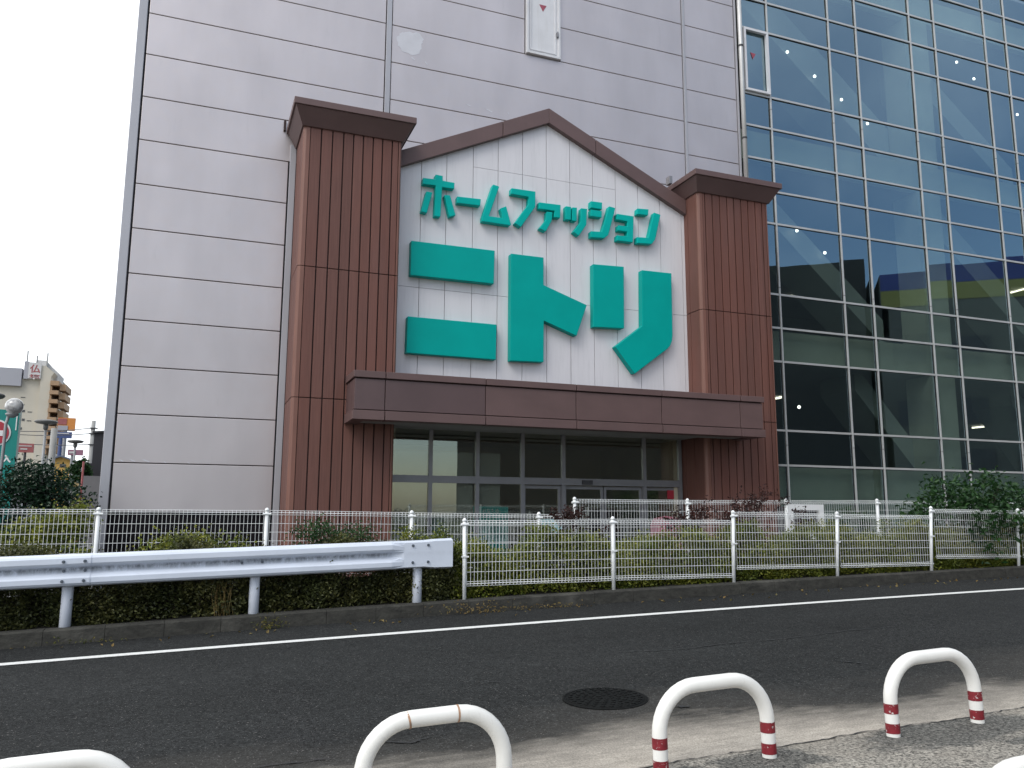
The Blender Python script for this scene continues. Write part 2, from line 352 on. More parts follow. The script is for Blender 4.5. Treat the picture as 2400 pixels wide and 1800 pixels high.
# ------------------------------------------------------------------ mesh helpers
ORG = {}
class MB:
    def __init__(s): s.v = []; s.f = []; s.mi = []
    def add(s, vs, fs, mi=0):
        o = len(s.v); s.v += [tuple(v) for v in vs]
        for k, f in enumerate(fs): s.f.append(tuple(i + o for i in f)); s.mi.append(mi if isinstance(mi, int) else mi[k])
    def box(s, x0, x1, y0, y1, z0, z1, mi=0):
        s.add([(x0, y0, z0), (x1, y0, z0), (x1, y1, z0), (x0, y1, z0), (x0, y0, z1), (x1, y0, z1), (x1, y1, z1), (x0, y1, z1)],
              [(0, 3, 2, 1), (4, 5, 6, 7), (0, 1, 5, 4), (1, 2, 6, 5), (2, 3, 7, 6), (3, 0, 4, 7)], mi); return s
    def prism_y(s, poly, y0, y1, mi=0):          # polygon in x,z given front to back
        a = sum(poly[i][0] * poly[(i + 1) % len(poly)][1] - poly[(i + 1) % len(poly)][0] * poly[i][1] for i in range(len(poly)))
        if a < 0: poly = poly[::-1]
        n = len(poly)
        s.add([(p[0], y0, p[1]) for p in poly] + [(p[0], y1, p[1]) for p in poly],
              [tuple(range(n)), tuple(range(2 * n - 1, n - 1, -1))] + [(i, i + n, (i + 1) % n + n, (i + 1) % n) for i in range(n)], mi); return s
    def prism_x(s, poly, x0, x1, mi=0):          # polygon in y,z
        n = len(poly)
        s.add([(x0, p[0], p[1]) for p in poly] + [(x1, p[0], p[1]) for p in poly],
              [tuple(range(n))[::-1], tuple(range(n, 2 * n))] + [(i, (i + 1) % n, (i + 1) % n + n, i + n) for i in range(n)], mi); return s
    def prism_z(s, poly, z0, z1, mi=0):
        n = len(poly)
        s.add([(p[0], p[1], z0) for p in poly] + [(p[0], p[1], z1) for p in poly],
              [tuple(range(n))[::-1], tuple(range(n, 2 * n))] + [(i, (i + 1) % n, (i + 1) % n + n, i + n) for i in range(n)], mi); return s
    def tube(s, pts, r, n=8, caps=True, mi=0, rr=None, up=None):
        pts = [Vector(p) for p in pts]; o = len(s.v)
        for k, p in enumerate(pts):
            d = ((pts[k + 1] if k + 1 < len(pts) else p) - (pts[k - 1] if k else p)).normalized()
            if up is None:
                up = Vector((0, 0, 1)) if abs(d.z) < 0.9 else Vector((0, 1, 0))
            a = d.cross(up)
            if a.length < 0.05: a = d.cross(Vector((1, 0, 0)) if abs(d.x) < 0.9 else Vector((0, 0, 1)))
            a = a.normalized(); b = a.cross(d).normalized(); up = b
            q = rr[k] if rr else r
            for i in range(n):
                t = 2 * math.pi * i / n
                s.v.append(tuple(p + a * (q * math.cos(t)) + b * (q * math.sin(t))))
        for k in range(len(pts) - 1):
            for i in range(n):
                s.f.append((o + k * n + i, o + k * n + (i + 1) % n, o + (k + 1) * n + (i + 1) % n, o + (k + 1) * n + i)); s.mi.append(mi)
        if caps:
            s.f.append(tuple(o + i for i in range(n))[::-1]); s.mi.append(mi)
            e = o + (len(pts) - 1) * n
            s.f.append(tuple(e + i for i in range(n))); s.mi.append(mi)
        return s
    def lathe(s, c, prof, n=20, mi=0):
        o = len(s.v)
        for r, z in prof:
            for i in range(n):
                t = 2 * math.pi * i / n; s.v.append((c[0] + r * math.cos(t), c[1] + r * math.sin(t), c[2] + z))
        for k in range(len(prof) - 1):
            for i in range(n):
                s.f.append((o + k * n + i, o + k * n + (i + 1) % n, o + (k + 1) * n + (i + 1) % n, o + (k + 1) * n + i)); s.mi.append(mi)
        s.f.append(tuple(o + i for i in range(n))[::-1]); s.mi.append(mi)
        e = o + (len(prof) - 1) * n; s.f.append(tuple(e + i for i in range(n))); s.mi.append(mi)
        return s
    def build(s, name, mat, parent=None, smooth=False, bevel=0.0, org=None):
        return make(name, np.array(s.v, dtype=float), s.f, mat, parent, smooth, bevel, org, s.mi)

def make(name, V, F, mat, parent=None, smooth=False, bevel=0.0, org=None, mi=None):
    V = np.asarray(V, float).copy(); V[:, 2] += E
    if parent is not None: o3 = np.array(ORG[parent.name])
    elif org is not None: o3 = np.array(org, float)
    else: o3 = np.array(((V[:, 0].min() + V[:, 0].max()) / 2, (V[:, 1].min() + V[:, 1].max()) / 2, V[:, 2].min()))
    V -= o3
    me = bpy.data.meshes.new(name)
    me.from_pydata(V.tolist(), [], F)
    for q in (mat if isinstance(mat, (list, tuple)) else [mat]): me.materials.append(M[q] if isinstance(q, str) else q)
    if mi is not None and any(mi): me.polygons.foreach_set('material_index', mi)
    if smooth: me.polygons.foreach_set('use_smooth', [True] * len(me.polygons))
    me.update()
    o = bpy.data.objects.new(name, me); COL.objects.link(o)
    if parent is not None: o.parent = parent
    else: o.location = o3
    ORG[o.name] = tuple(o3)
    if bevel:
        b = o.modifiers.new('bevel', 'BEVEL'); b.width = bevel; b.segments = 2; b.limit_method = 'ANGLE'; b.angle_limit = math.radians(40)
    return o

def thing(name, label, cat, loc, group=None):
    o = bpy.data.objects.new(name, None); COL.objects.link(o)
    o.location = (loc[0], loc[1], loc[2] + E); o.empty_display_size = 0.2
    ORG[o.name] = tuple(o.location)
    return tag(o, label, cat, group)
def tag(o, label, cat, group=None):
    o['label'] = label; o['category'] = cat
    if group: o['group'] = group
    return o
def kind(o, k='structure', label=None):
    o['kind'] = k
    if label: o['label'] = label
    return o

def text(name, s, x, y, z, h, mat, parent, depth=0.01, fit=None, bold=0.0):
    """raised lettering in the x,z plane facing -y; lower left corner at x,z (eye-level z)."""
    cu = bpy.data.curves.new(name, 'FONT'); cu.body = s; cu.size = h; cu.extrude = depth; cu.offset = bold
    o = bpy.data.objects.new(name, cu); COL.objects.link(o)
    bpy.context.view_layer.update()
    dg = bpy.context.evaluated_depsgraph_get()
    me = bpy.data.meshes.new_from_object(o.evaluated_get(dg))
    bpy.data.objects.remove(o); bpy.data.curves.remove(cu)
    n = len(me.vertices)
    if n == 0: return None
    co = np.zeros(n * 3); me.vertices.foreach_get('co', co); co = co.reshape(-1, 3)
    mn, mxx = co.min(0), co.max(0)
    sx = (fit[0] / (mxx[0] - mn[0])) if fit else h / (mxx[1] - mn[1]); sz = (fit[1] / (mxx[1] - mn[1])) if fit else sx
    V = np.stack([x + (co[:, 0] - mn[0]) * sx, y - co[:, 2], z + (co[:, 1] - mn[1]) * sz], 1)
    F = [tuple(p.vertices) for p in me.polygons]
    bpy.data.meshes.remove(me)
    return make(name, V, F, mat, parent)

# road profile -------------------------------------------------------------
def g(x):
    x = max(-12.0, min(22.0, x)); return 0.034 * x - 0.0006 * x * x
def road_z(x, y): return -1.37 + g(x) + 0.015 * (y - 10.3)
def kerb_z(x): return -1.21 + g(x)

# ------------------------------------------------------------------ the setting
def strip(name, xs, ys, zf, mat, dz=0.0):
    V = [(x, y, zf(x, y) + dz) for x in xs for y in ys]; ny = len(ys)
    F = [(i * ny + j, (i + 1) * ny + j, (i + 1) * ny + j + 1, i * ny + j + 1) for i in range(len(xs) - 1) for j in range(ny - 1)]
    return kind(make(name, V, F, mat))
XS = [-70, -30] + [-12 + k for k in range(35)] + [40, 90]
kind(MB().box(-900, 900, -900, 1500, -3.2, -2.6).build('ground', 'ground'))
strip('road', XS, [4.22, 6, 8, 10.3], road_z, 'road')
strip('pavement', XS, [-14, -6, 0, 2, 4.215], lambda x, y: road_z(x, y) + 0.002, 'walk')
kind(MB().box(-70, 90, 11.75, 130, -2.55, -1.42).build('car_park', 'lot'))
# tiny uneven lip where the pavement asphalt meets the dusty gutter
rng = random.Random(3)
b = MB(); n = 260; pts = []
for k in range(n + 1):
    x = -2 + 10.5 * k / n
    pts.append((x, 4.215 + rng.uniform(-0.010, 0.010) + 0.012 * math.sin(x * 5), rng.uniform(0.004, 0.017)))
V = []
for x, y, hw in pts: V += [(x, y - hw * 0.5, road_z(x, y) + 0.006), (x, y + hw * 0.5, road_z(x, y) + 0.006)]
kind(make('pavement_joint', V, [(2 * k, 2 * k + 2, 2 * k + 3, 2 * k + 1) for k in range(n)], 'tar'))
# edge line
xs = [-14 + 0.5 * k for k in range(80)]
def line_y(x): return 9.285 - 0.0262 * x
V = []
for x in xs: V += [(x, line_y(x) - 0.075, road_z(x, line_y(x)) + 0.005), (x, line_y(x) + 0.075, road_z(x, line_y(x)) + 0.005)]
kind(make('road_marking', V, [(2 * k, 2 * k + 2, 2 * k + 3, 2 * k + 1) for k in range(len(xs) - 1)], 'line'))
# seam of a relaid strip
sp = [(2.9, 7.42), (3.45, 7.27), (3.86, 7.17), (4.32, 7.06), (4.49, 7.03), (5.0, 7.08), (5.69, 7.04), (6.69, 7.15), (7.32, 7.13), (7.82, 7.07), (9.5, 7.1), (13, 7.05)]
def crack(pts, wd, seed):
    r = random.Random(seed); V = []; P = []
    for (x0, y0), (x1, y1) in zip(pts, pts[1:]):
        for k in range(8): P.append((x0 + (x1 - x0) * k / 8 + r.uniform(-.01, .01), y0 + (y1 - y0) * k / 8 + r.uniform(-.015, .015)))
    P.append(pts[-1])
    for k, (x, y) in enumerate(P):
        h = wd * r.uniform(0.2, 1.0) * min(1, 0.15 + k / 3, 0.15 + (len(P) - 1 - k) / 3)
        V += [(x, y - h, road_z(x, y) + 0.008), (x, y + h, road_z(x, y) + 0.008)]
    kind(make('road_crack', V, [(2 * k, 2 * k + 2, 2 * k + 3, 2 * k + 1) for k in range(len(P) - 1)], 'tar'))
crack(sp[2:9], 0.011, 1)
crack([(5.38, 5.95), (5.45, 5.86), (5.52, 5.75)], 0.022, 2)
crack([(4.90, 5.90), (4.96, 5.75)], 0.012, 4)
crack([(3.24, 5.23), (3.37, 5.20)], 0.03, 5)
crack([(1.1, 5.35), (1.35, 5.2), (1.5, 5.28)], 0.014, 6)
crack([(0.4, 5.15), (0.9, 5.1)], 0.012, 7)
crack([(2.3, 6.6), (2.5, 6.4)], 0.010, 8)
# kerb of separate cast blocks
b = MB(); x = -14.0; rng = random.Random(5)
while x < 24:
    x1 = x + 0.597
    dz = rng.uniform(-0.002, 0.002); dy = rng.uniform(-0.002, 0.002)
    zA, zB = kerb_z(x) + dz, kerb_z(x1) + dz
    lo = road_z(x, 10.3) - 0.15
    pf = [(10.30 + dy, 0, -0.20), (10.315 + dy, 0, -0.018), (10.335 + dy, 0, 0.0), (10.49, 0, 0.0), (10.49, 0, -0.20)]
    vs = [(x + 0.0008, p[0], (zA if i in (1, 2, 3) else road_z(x, 10.3) - 0.1) + (p[2] if i in (1, 2, 3) else 0)) for i, p in enumerate(pf)]
    vs += [(x1 - 0.0008, p[0], (zB if i in (1, 2, 3) else road_z(x1, 10.3) - 0.1) + (p[2] if i in (1, 2, 3) else 0)) for i, p in enumerate(pf)]
    b.add(vs, [(4, 3, 2, 1, 0), (5, 6, 7, 8, 9)] + [(i, (i + 1) % 5, (i + 1) % 5 + 5, i + 5) for i in range(5)])
    x += 0.6
kind(b.build('kerb', 'kerb'))
b = MB(); xs = [-20 + 0.5 * k for k in range(90)]; V = []
for x in xs:
    z = kerb_z(x) - 0.03
    V += [(x, 10.48, -2.5), (x, 10.48, z), (x, 10.90, z + 0.04), (x, 11.10, z + 0.34), (x, 11.4, z + 0.30), (x, 11.75, z + 0.0), (x, 11.75, -2.5)]
F = [(7 * k + j, 7 * k + j + 1, 7 * (k + 1) + j + 1, 7 * (k + 1) + j) for k in range(len(xs) - 1) for j in range(6)]
kind(make('planting_soil', V, F, 'soil'))

# ------------------------------------------------------------------ store building (metal clad block)
st = thing('store_building', 'big grey metal clad store block rising behind the brown entrance', 'building', (5.8, 23.0, -1.42))
D = 17.0
JZ = [0.0, 0.912, 1.831, 2.745, 3.655, 4.570, 5.483, 6.398, 7.320, 8.237, 9.155, 10.055, 10.965, 11.875, 12.785, 13.70, 14.61, 15.52, 16.43, 17.3]
def backing():
    b = MB()
    b.box(-1.55, 3.75, D + .075, D + .25, 0.0, 17.3); b.box(10.85, 13.05, D + .075, D + .25, -1.42, 17.3); b.box(3.75, 10.85, D + .075, D + .25, 1.9, 17.3)
    b.box(-1.56, -1.40, D + .25, 32, -1.42, 17.3); b.box(-1.4, 13.05, D + .25, 32, 17.0, 17.3); b.box(-1.4, 13.05, 31.8, 32, -1.42, 17.0)
    b.box(12.85, 13.05, D + .25, 31.8, -1.42, 17.0)
    return b
backing().build('wall_core', 'seam_dark', st)
MB().box(-1.55, 3.75, D + .05, D + .2, -1.42, -0.012).build('plinth', 'plinth', st)
G = 0.0085
def cpanel(x0, x1, z0, z1):
    MB().box(x0, x1, D - 0.0, D + 0.06, z0 + G, z1 - G).build('cladding_panel', 'clad', st, bevel=0.008)
for z0, z1 in zip(JZ, JZ[1:]):
    if z1 < 8.0: cpanel(-1.40, 1.475, z0, z1)
    elif z0 < 8.0: cpanel(-1.40, 3.455, z0, z1)
    else: cpanel(-1.40, 3.455, z0, z1)
for z0, z1 in zip(JZ, JZ[1:]):
    if z0 < 6.0: continue
    if z0 > 10.9 and z1 < 13.75:
        cpanel(3.61, 6.845, z0, z1); cpanel(7.80, 11.295, z0, z1)
    else: cpanel(3.61, 11.295, z0, z1)
    cpanel(11.41, 12.96, z0, z1)
cpanel(11.41, 12.96, JZ[6], JZ[7]) if False else None
for x0, x1 in ((3.475, 3.590), (11.315, 11.39)):
    MB().box(x0, x1, D - .03, D + .07, 6.4, 17.3).build('wall_batten', 'clad_trim', st, bevel=0.006)
# corner trim left and flashing beside the pillar
b = MB(); b.box(-1.60, -1.435, D - .02, D + .10, -1.42, 17.3); b.build('corner_trim', 'clad_trim', st, bevel=0.01)
b = MB(); b.box(1.505, 1.63, D - .02, D + .07, -1.42, 7.7); b.build('pillar_flashing', 'clad_trim', st, bevel=0.006)
b = MB(); b.box(12.985, 13.04, D - .02, D + .25, 6.4, 17.3); b.build('edge_trim', 'clad_trim', st, bevel=0.006)
# drainpipe with collars
dp = MB().tube([(13.115, D - .08, 6.9), (13.115, D - .08, 17.3)], 0.062, 14).build('drainpipe', 'mullion', st, smooth=True)
b = MB()
for z in (9.85, 12.5, 15.2): b.tube([(13.115, D - .08, z), (13.115, D - .08, z + .05)], 0.072, 14)
b.build('pipe_collar', 'seam_dark', dp)
# emergency access panel with red triangle
pn = MB().box(6.875, 7.77, D - .03, D + .07, 10.98, 13.72).build('access_window', 'white_frame', st, bevel=0.01)
fr = MB()
for x0, x1, z0, z1 in ((6.875, 6.93, 10.98, 13.72), (7.715, 7.77, 10.98, 13.72), (6.93, 7.715, 10.98, 11.04), (6.93, 7.715, 13.66, 13.72)): fr.box(x0, x1, D - .075, D - .028, z0, z1)
fr.build('window_frame', 'white_frame', pn, bevel=0.006)
fr = MB()
for x0, x1, z0, z1 in ((6.975, 7.005, 11.09, 13.6), (7.63, 7.66, 11.09, 13.6), (7.005, 7.63, 11.09, 11.12)): fr.box(x0, x1, D - .05, D - .028, z0, z1)
fr.build('sash', 'white_frame', pn)
MB().prism_y([(7.222, 12.34), (7.41, 12.34), (7.316, 12.17)], D - .036, D - .028).build('red_triangle', 'red_mark', pn)
MB().box(7.675, 7.70, D - .10, D - .028, 11.55, 11.68).build('handle', 'alu_dark', pn)
# touched-up paint and scrapes
P = [(3.718, 10.66), (3.768, 10.786), (3.927, 10.865), (4.253, 10.897), (4.332, 10.771), (4.287, 10.588), (4.265, 10.382), (4.049, 10.32), (3.859, 10.378), (3.749, 10.496)]
rng = random.Random(8); Q = []
for (x0, z0), (x1, z1) in zip(P, P[1:] + P[:1]):
    for k in range(4): Q.append((x0 + (x1 - x0) * k / 4 + rng.uniform(-.02, .02), z0 + (z1 - z0) * k / 4 + rng.uniform(-.02, .02)))
MB().prism_y(Q, D - .003, D + .001).build('paint_patch', 'patch', st)
b = MB()
for x, z, l, h in ((5.95, 9.34, .2, .035), (6.43, 9.365, .06, .03), (4.41, 10.21, .08, .04), (4.1, 10.25, .10, .03), (5.45, 9.37, .14, .02), (-1.27, .955, .09, .02), (-1.08, .96, .12, .02), (-.85, .965, .14, .025), (-.52, .945, .06, .02), (-.1, .94, .05, .015), (.35, 1.88, .05, .02)):
    b.prism_y([(x - l / 2, z + h * .6), (x - l * .1, z + h * .5), (x + l / 2, z - h * .8), (x + l * .3, z - h * 1.3), (x - l * .3, z)], D - .003, D + .001)
b.build('paint_scrape', 'patch', st)

# ------------------------------------------------------------------ glazed wing
gl = thing('glass_wing', 'tall blue glass curtain wall wing right of the brown entrance', 'building', (24, 24.0, -1.42))
MX = [13.2, 14.08, 16.24, 17.26, 19.38, 20.39, 22.55, 23.50, 25.62, 26.62, 28.74, 29.74, 31.86, 32.86]
HZ = [-1.42, 1.243, 2.13, 3.92, 4.81, 5.71, 7.65, 8.55, 9.42, 10.34, 11.26, 13.17, 14.08, 15.0, 15.9, 16.8]
GY = 17.02
rng = random.Random(12)
back = MB()
for i, (x0, x1) in enumerate(zip(MX, MX[1:])):
    for j, (z0, z1) in enumerate(zip(HZ, HZ[1:])):
        if i > 8 and not (j > 9 and i < 10): pass
        a = rng.uniform(-.006, .006); c = rng.uniform(-.005, .005)
        b = MB()
        X0, X1, Z0, Z1 = x0 + .01, x1 - .01, z0 + .01, z1 - .01
        ys = [GY + a + c, GY - a + c, GY - a - c, GY + a - c]
        vs = [(X0, ys[0], Z0), (X1, ys[1], Z0), (X1, ys[2], Z1), (X0, ys[3], Z1)]
        vs += [(p[0], p[1] + .012, p[2]) for p in vs]
        b.add(vs, [(0, 1, 2, 3), (7, 6, 5, 4), (0, 4, 5, 1), (1, 5, 6, 2), (2, 6, 7, 3), (3, 7, 4, 0)], [0, 1, 1, 1, 1, 1])
        if i <= 7: b.build('pane', ['glass', 'glass_clear'], gl)
        else: back.add(b.v, [tuple(f) for f in b.f], b.mi)
        sp_ = j in (0, 3, 8, 13)
        col_ = i in (4, 10)
        if sp_ or col_:
            pass
o = back.build('far_glazing', ['glass', 'glass_clear'], gl); o['kind'] = 'stuff'
for x in MX:
    b = MB(); b.box(x - .021, x + .021, GY - .05, GY + .05, -1.42, 16.8)
    b.box(x - .035, x + .035, GY - .06, GY - .02, -1.42, 16.8) if False else None
    mu = b.build('mullion', 'mullion', gl, bevel=0.006)
    MB().box(x - .044, x + .036, GY - .012, GY + .03, -1.42, 16.8).build('gasket_shade', 'tar', mu)  # dark gasket, wider on the left to draw the mullion's shadow side
    b = MB()
    for z in (1.75, 5.9, 10.9): b.box(x - .024, x + .024, GY - .053, GY - .02, z, z + .012)
    b.build('splice', 'seam_dark', mu)
for j, z in enumerate(HZ[1:]):
    b = MB()
    for x0, x1 in zip(MX, MX[1:]): b.box(x0 + .0285, x1 - .0285, GY - .04, GY + .05, z - .026, z + .026)
    tr_ = b.build('transom', 'mullion', gl)
    b = MB()
    for x0, x1 in zip(MX, MX[1:]): b.box(x0 + .041, x1 - .041, GY - .012, GY + .028, z - .036, z - .0265)
    b.build('gasket_shade', 'tar', tr_)  # dark gasket line drawn as shade below the transom
# opening sash at the left edge, with white frame and a red triangle
b = MB(); x0, x1, z0, z1 = 13.24, 14.04, 11.30, 13.13
for q in ((x0, x0 + .06, z0, z1), (x1 - .06, x1, z0, z1), (x0 + .06, x1 - .06, z0, z0 + .06), (x0 + .06, x1 - .06, z1 - .06, z1)): b.box(q[0], q[1], GY - .11, GY - .02, q[2], q[3])
sa = b.build('opening_sash', 'white_frame', gl)
MB().prism_y([(13.50, 12.48), (13.67, 12.46), (13.57, 12.29)], GY - .012, GY - .0085).build('red_triangle', 'red_mark', sa)
# interior
MB().box(13.25, 34, 31.5, 31.8, -1.42, 16.8).build('back_wall', 'inside', gl)
MB().box(33.9, 34.2, 17.1, 31.5, -1.42, 16.8).build('side_wall', 'inside', gl)
MB().box(13.05, 34.2, 17.2, 31.8, 16.8, 17.3).build('roof', 'inside_ceil', gl)
for z0, z1 in ((-1.5, -1.30), (3.98, 4.74), (9.48, 10.28), (15.05, 15.85)):
    MB().box(13.06, 33.9, 17.45, 31.5, z0, z1).build('floor_slab', 'inside_ceil', gl)
for z0, z1 in ((-1.29, 1.21), (3.95, 4.78), (9.46, 10.30), (15.04, 15.86)):
    MB().box(13.06, 33.9, 17.22, 17.40, z0, z1).build('spandrel_panel', 'spandrel', gl)
for x0 in (19.42, 28.78):
    for z0, z1 in ((1.22, 3.94), (4.79, 9.45), (10.31, 15.03)):
        MB().box(x0, x0 + .93, 17.22, 18.1, z0, z1).build('column', 'spandrel', gl)
def flight(xa, za, xb, zb, y0, y1, th):
    MB().prism_y([(xa, za), (xb, zb), (xb, zb + th), (xa, za + th)], y0, y1).build('stair_flight', 'stair_pale', gl)
flight(13.9, 14.75, 19.3, 10.4, 18.0, 19.4, 1.35)
flight(20.6, 13.5, 24.6, 10.4, 18.0, 19.4, 0.9)
flight(14.0, 8.75, 18.6, 4.85, 18.0, 19.4, 0.8)
flight(20.6, 8.9, 25.4, 4.85, 18.0, 19.4, 1.0)
flight(17.4, 3.5, 21.6, -1.0, 18.0, 19.4, 0.8)
flight(23.6, 3.4, 27.6, -1.0, 18.0, 19.4, 0.8)
for x, y, z in ((17.57, 20.24, 15.2), (19.48, 21.13, 15.2), (21.55, 22.08, 15.2), (23.31, 18.64, 15.2), (24.8, 19.21, 15.2), (28.63, 20.51, 15.2), (23.87, 23.19, 15.2), (18.74, 21.57, 9.6), (21.33, 23.13, 9.6), (23.69, 27.69, 4.5)):
    q = 17.80 / y
    MB().tube([(x * q, 17.80, z * q), (x * q, 17.83, z * q)], .045, 14).build('downlight', 'lamp_on', gl)
for (x0, y0), (x1, y1), z in (((20.4, 23.9), (20.4, 24.5), 9.42), ((24.0, 26.9), (23.9, 28.2), 9.42), ((29.2, 24.1), (29.2, 24.5), 9.42), ((31.9, 24.5), (31.9, 25.0), 9.42), ((32.1, 23.4), (32.1, 24.6), 9.42), ((18.4, 22.3), (18.4, 22.8), 3.93), ((32.5, 26.2), (32.5, 26.8), 3.9)):
    MB().tube([(x0, y0, z), (x1, y1, z)], 0.035, 8).build('tube_light', 'tube_on', gl)

# ------------------------------------------------------------------ brown entrance portico
po = thing('entrance_portico', 'brown panelled entrance with two pillars, pale gable and canopy', 'building', (7.2, 15.8, -1.42))
PF = 15.8
def planks(b, xs, segs, y, gap=0.013, dep=0.045):
    for x0, x1 in zip(xs, xs[1:]):
        for z0, z1 in segs: b.box(x0 + gap, x1 - gap, y, y + dep, z0 + .008, z1 - .008)
SEG = [(-1.42, 2.16), (2.16, 4.735), (4.735, 7.62)]
def pillar(x0, x1, gx, back):
    core = MB().box(x0 + .035, x1 - .035, PF + .036, back, -1.42, 7.62).build('pillar', 'brown_gap', po)
    b = MB(); planks(b, gx, SEG, PF); b.build('siding_boards', 'brown_board', core, bevel=0.005)
    ys = [PF + .075] + [PF + .075 + (back - PF - .075) * k / 3 for k in (1, 2, 3)]
    for q0, q1 in ((x0, x0 + .034), (x1 - .034, x1)):
        b = MB()
        for y0, y1 in zip(ys, ys[1:]):
            for z0, z1 in SEG: b.box(q0, q1, y0 + .010, y1 - .010, z0 + .008, z1 - .008)
        b.build('flank_boards', 'brown_board', core, bevel=0.004)
    for q0, q1, sgn in ((x0, x0 + .13, 1), (x1 - .06, x1, -1)):
        b = MB()
        for z0, z1 in SEG:
            if sgn > 0: pl = [(q0, PF + .08), (q0, PF + .045), (q0 + .02, PF + .018), (q0 + .055, PF - .004), (q1, PF - .006), (q1, PF + .034), (q0 + .04, PF + .08)]
            else: pl = [(q0, PF - .006), (q1 - .03, PF - .004), (q1, PF + .03), (q1, PF + .08), (q1 - .033, PF + .08), (q0, PF + .034)]
            b.prism_z(pl, z0 + .006, z1 - .006)
        b.build('corner_bead', 'brown_corner', core, bevel=0.003)
    # cornice: flat fascia on a tapered neck
    c = MB(); yb = min(back + 0.2, D - .03)
    e = .23
    c.box(x0 - e, x1 + e, PF - .30, yb, 7.915, 8.05); cn = c.build('cornice', 'brown_metal', core, bevel=0.008)
    t = MB(); u = 0.03; k = e - .035
    lo = [(x0 - u, PF - .035), (x1 + u, PF - .035), (x1 + u, yb - .02), (x0 - u, yb - .02)]; hi = [(x0 - k, PF - .27), (x1 + k, PF - .27), (x1 + k, yb - .02), (x0 - k, yb - .02)]
    t.add([(*p, 7.60) for p in lo] + [(*p, 7.912) for p in hi], [(3, 2, 1, 0), (4, 5, 6, 7), (0, 1, 5, 4), (1, 2, 6, 5), (2, 3, 7, 6), (3, 0, 4, 7)])
    t.build('cornice_neck', 'brown_metal', core, bevel=0.006)
    return core
pillar(1.635, 3.625, [1.765, 1.99, 2.21, 2.43, 2.63, 2.83, 3.03, 3.225, 3.425, 3.565], D - .03)
pillar(10.81, 12.845, [10.94, 11.02, 11.225, 11.435, 11.645, 11.845, 12.055, 12.255, 12.47, 12.67, 12.785], D - .03)
b = MB(); b.box(1.345, 1.39, D - .07, D + .0, 7.98, 8.20); b.build('cornice_bracket', 'brown_gap', po)
b = MB(); b.box(10.34, 10.42, 16.25, 16.42, 7.93, 8.12); b.build('cornice_bracket', 'alu_dark', po)
# gable
GP = 16.4; AX, AZ = 7.17, 9.27
def roof_z(x, top): return (AZ if top else AZ - .36) - (0.4685 if x < AX else 0.4685 * 1.0) * abs(x - AX)
core = MB(); XL, XR = 3.60, 10.84
core.prism_y([(XL, 2.3), (XR, 2.3), (XR, roof_z(XR, 0) + .1), (AX, AZ - .2), (XL, roof_z(XL, 0) + .1)], GP + .03, D - .02)
gb = core.build('gable_wall', 'gable_gap', po)
gx = [3.61, 4.21, 4.775, 5.383, 5.97, 6.56, 7.148, 7.742, 8.332, 8.931, 9.535, 10.133, 10.73, 10.835]
b = MB()
for x0, x1 in zip(gx, gx[1:]):
    a0, a1 = x0 + .0065, x1 - .0065
    def prm(x): return roof_z(x, 0) + .12
    zs = [2.35, 4.71] + ([7.60] if 5.3 < x0 < 8.9 else [])
    for k, z0 in enumerate(zs):
        if k + 1 < len(zs): b.box(a0, a1, GP, GP + .04, z0 + .004, zs[k + 1] - .004)
        else:
            poly = [(a0, z0 + .004), (a1, z0 + .004), (a1, prm(a1)), (a0, prm(a0))]
            if a0 < AX < a1: poly.insert(3, (AX, AZ - .24))
            b.prism_y(poly, GP, GP + .04)
b.build('gable_boards', 'gable', gb)
def band(xa, xb):
    MB().prism_y([(xa, roof_z(xa, 0)), (xb, roof_z(xb, 0)), (xb, roof_z(xb, 1)), (xa, roof_z(xa, 1))], GP - .13, D - .05).build('gable_trim', 'brown_metal', po, bevel=0.008)
band(3.63, 6.03); band(6.045, 7.168); band(7.172, 8.36); band(8.375, 10.80)
# canopy
CF, CB = 14.9, 16.74
CX0, CX1 = 2.64, 11.78
JX = [CX0, 3.237, 5.213, 7.159, 9.16, 11.153, CX1]
ca = MB().box(CX0 + .05, CX1 - .05, CF + .06, 15.79, 1.74, 2.58); ca.box(3.64, 10.79, 15.79, 16.36, 1.80, 2.34); ca = ca.build('canopy', 'brown_gap', po)
for k, (x0, x1) in enumerate(zip(JX, JX[1:])):
    a, c = x0 + (0.008 if k else 0), x1 - (0.008 if k < 5 else 0)
    MB().box(a, c, CF, CF + .3, 2.475, 2.60).build('upper_rim', 'brown_metal', ca, bevel=0.006)
    MB().box(a + (0.03 if k == 0 else 0), c - (0.03 if k == 5 else 0), CF + .035, CF + .3, 1.885, 2.452).build('fascia_panel', 'brown_dark' if k in (0, 1) else 'brown_metal', ca, bevel=0.005)
    MB().box(a, c, CF, CF + .3, 1.695, 1.865).build('lower_rim', 'brown_metal', ca, bevel=0.006)
for x0, x1 in ((CX0, CX0 + .25), (CX1 - .25, CX1)):
    MB().box(x0, x1, CF + .305, 15.795, 2.475, 2.60).build('upper_rim', 'brown_metal', ca)
    MB().box(x0 + .03, x1 - .03, CF + .305, 15.795, 1.885, 2.452).build('fascia_panel', 'brown_dark', ca)
    MB().box(x0, x1, CF + .305, 15.795, 1.695, 1.865).build('lower_rim', 'brown_metal', ca)
MB().box(CX0 + .3, CX1 - .3, CF + .3, 15.79, 2.585, 2.61).build('canopy_top', 'brown_dark', ca)
MB().box(CX0 + .255, CX1 - .255, CF + .301, 15.79, 1.72, 1.738).build('soffit', 'soffit', ca)
MB().box(3.64, 10.79, 15.792, 16.80, 1.75, 1.79).build('soffit', 'soffit', ca)
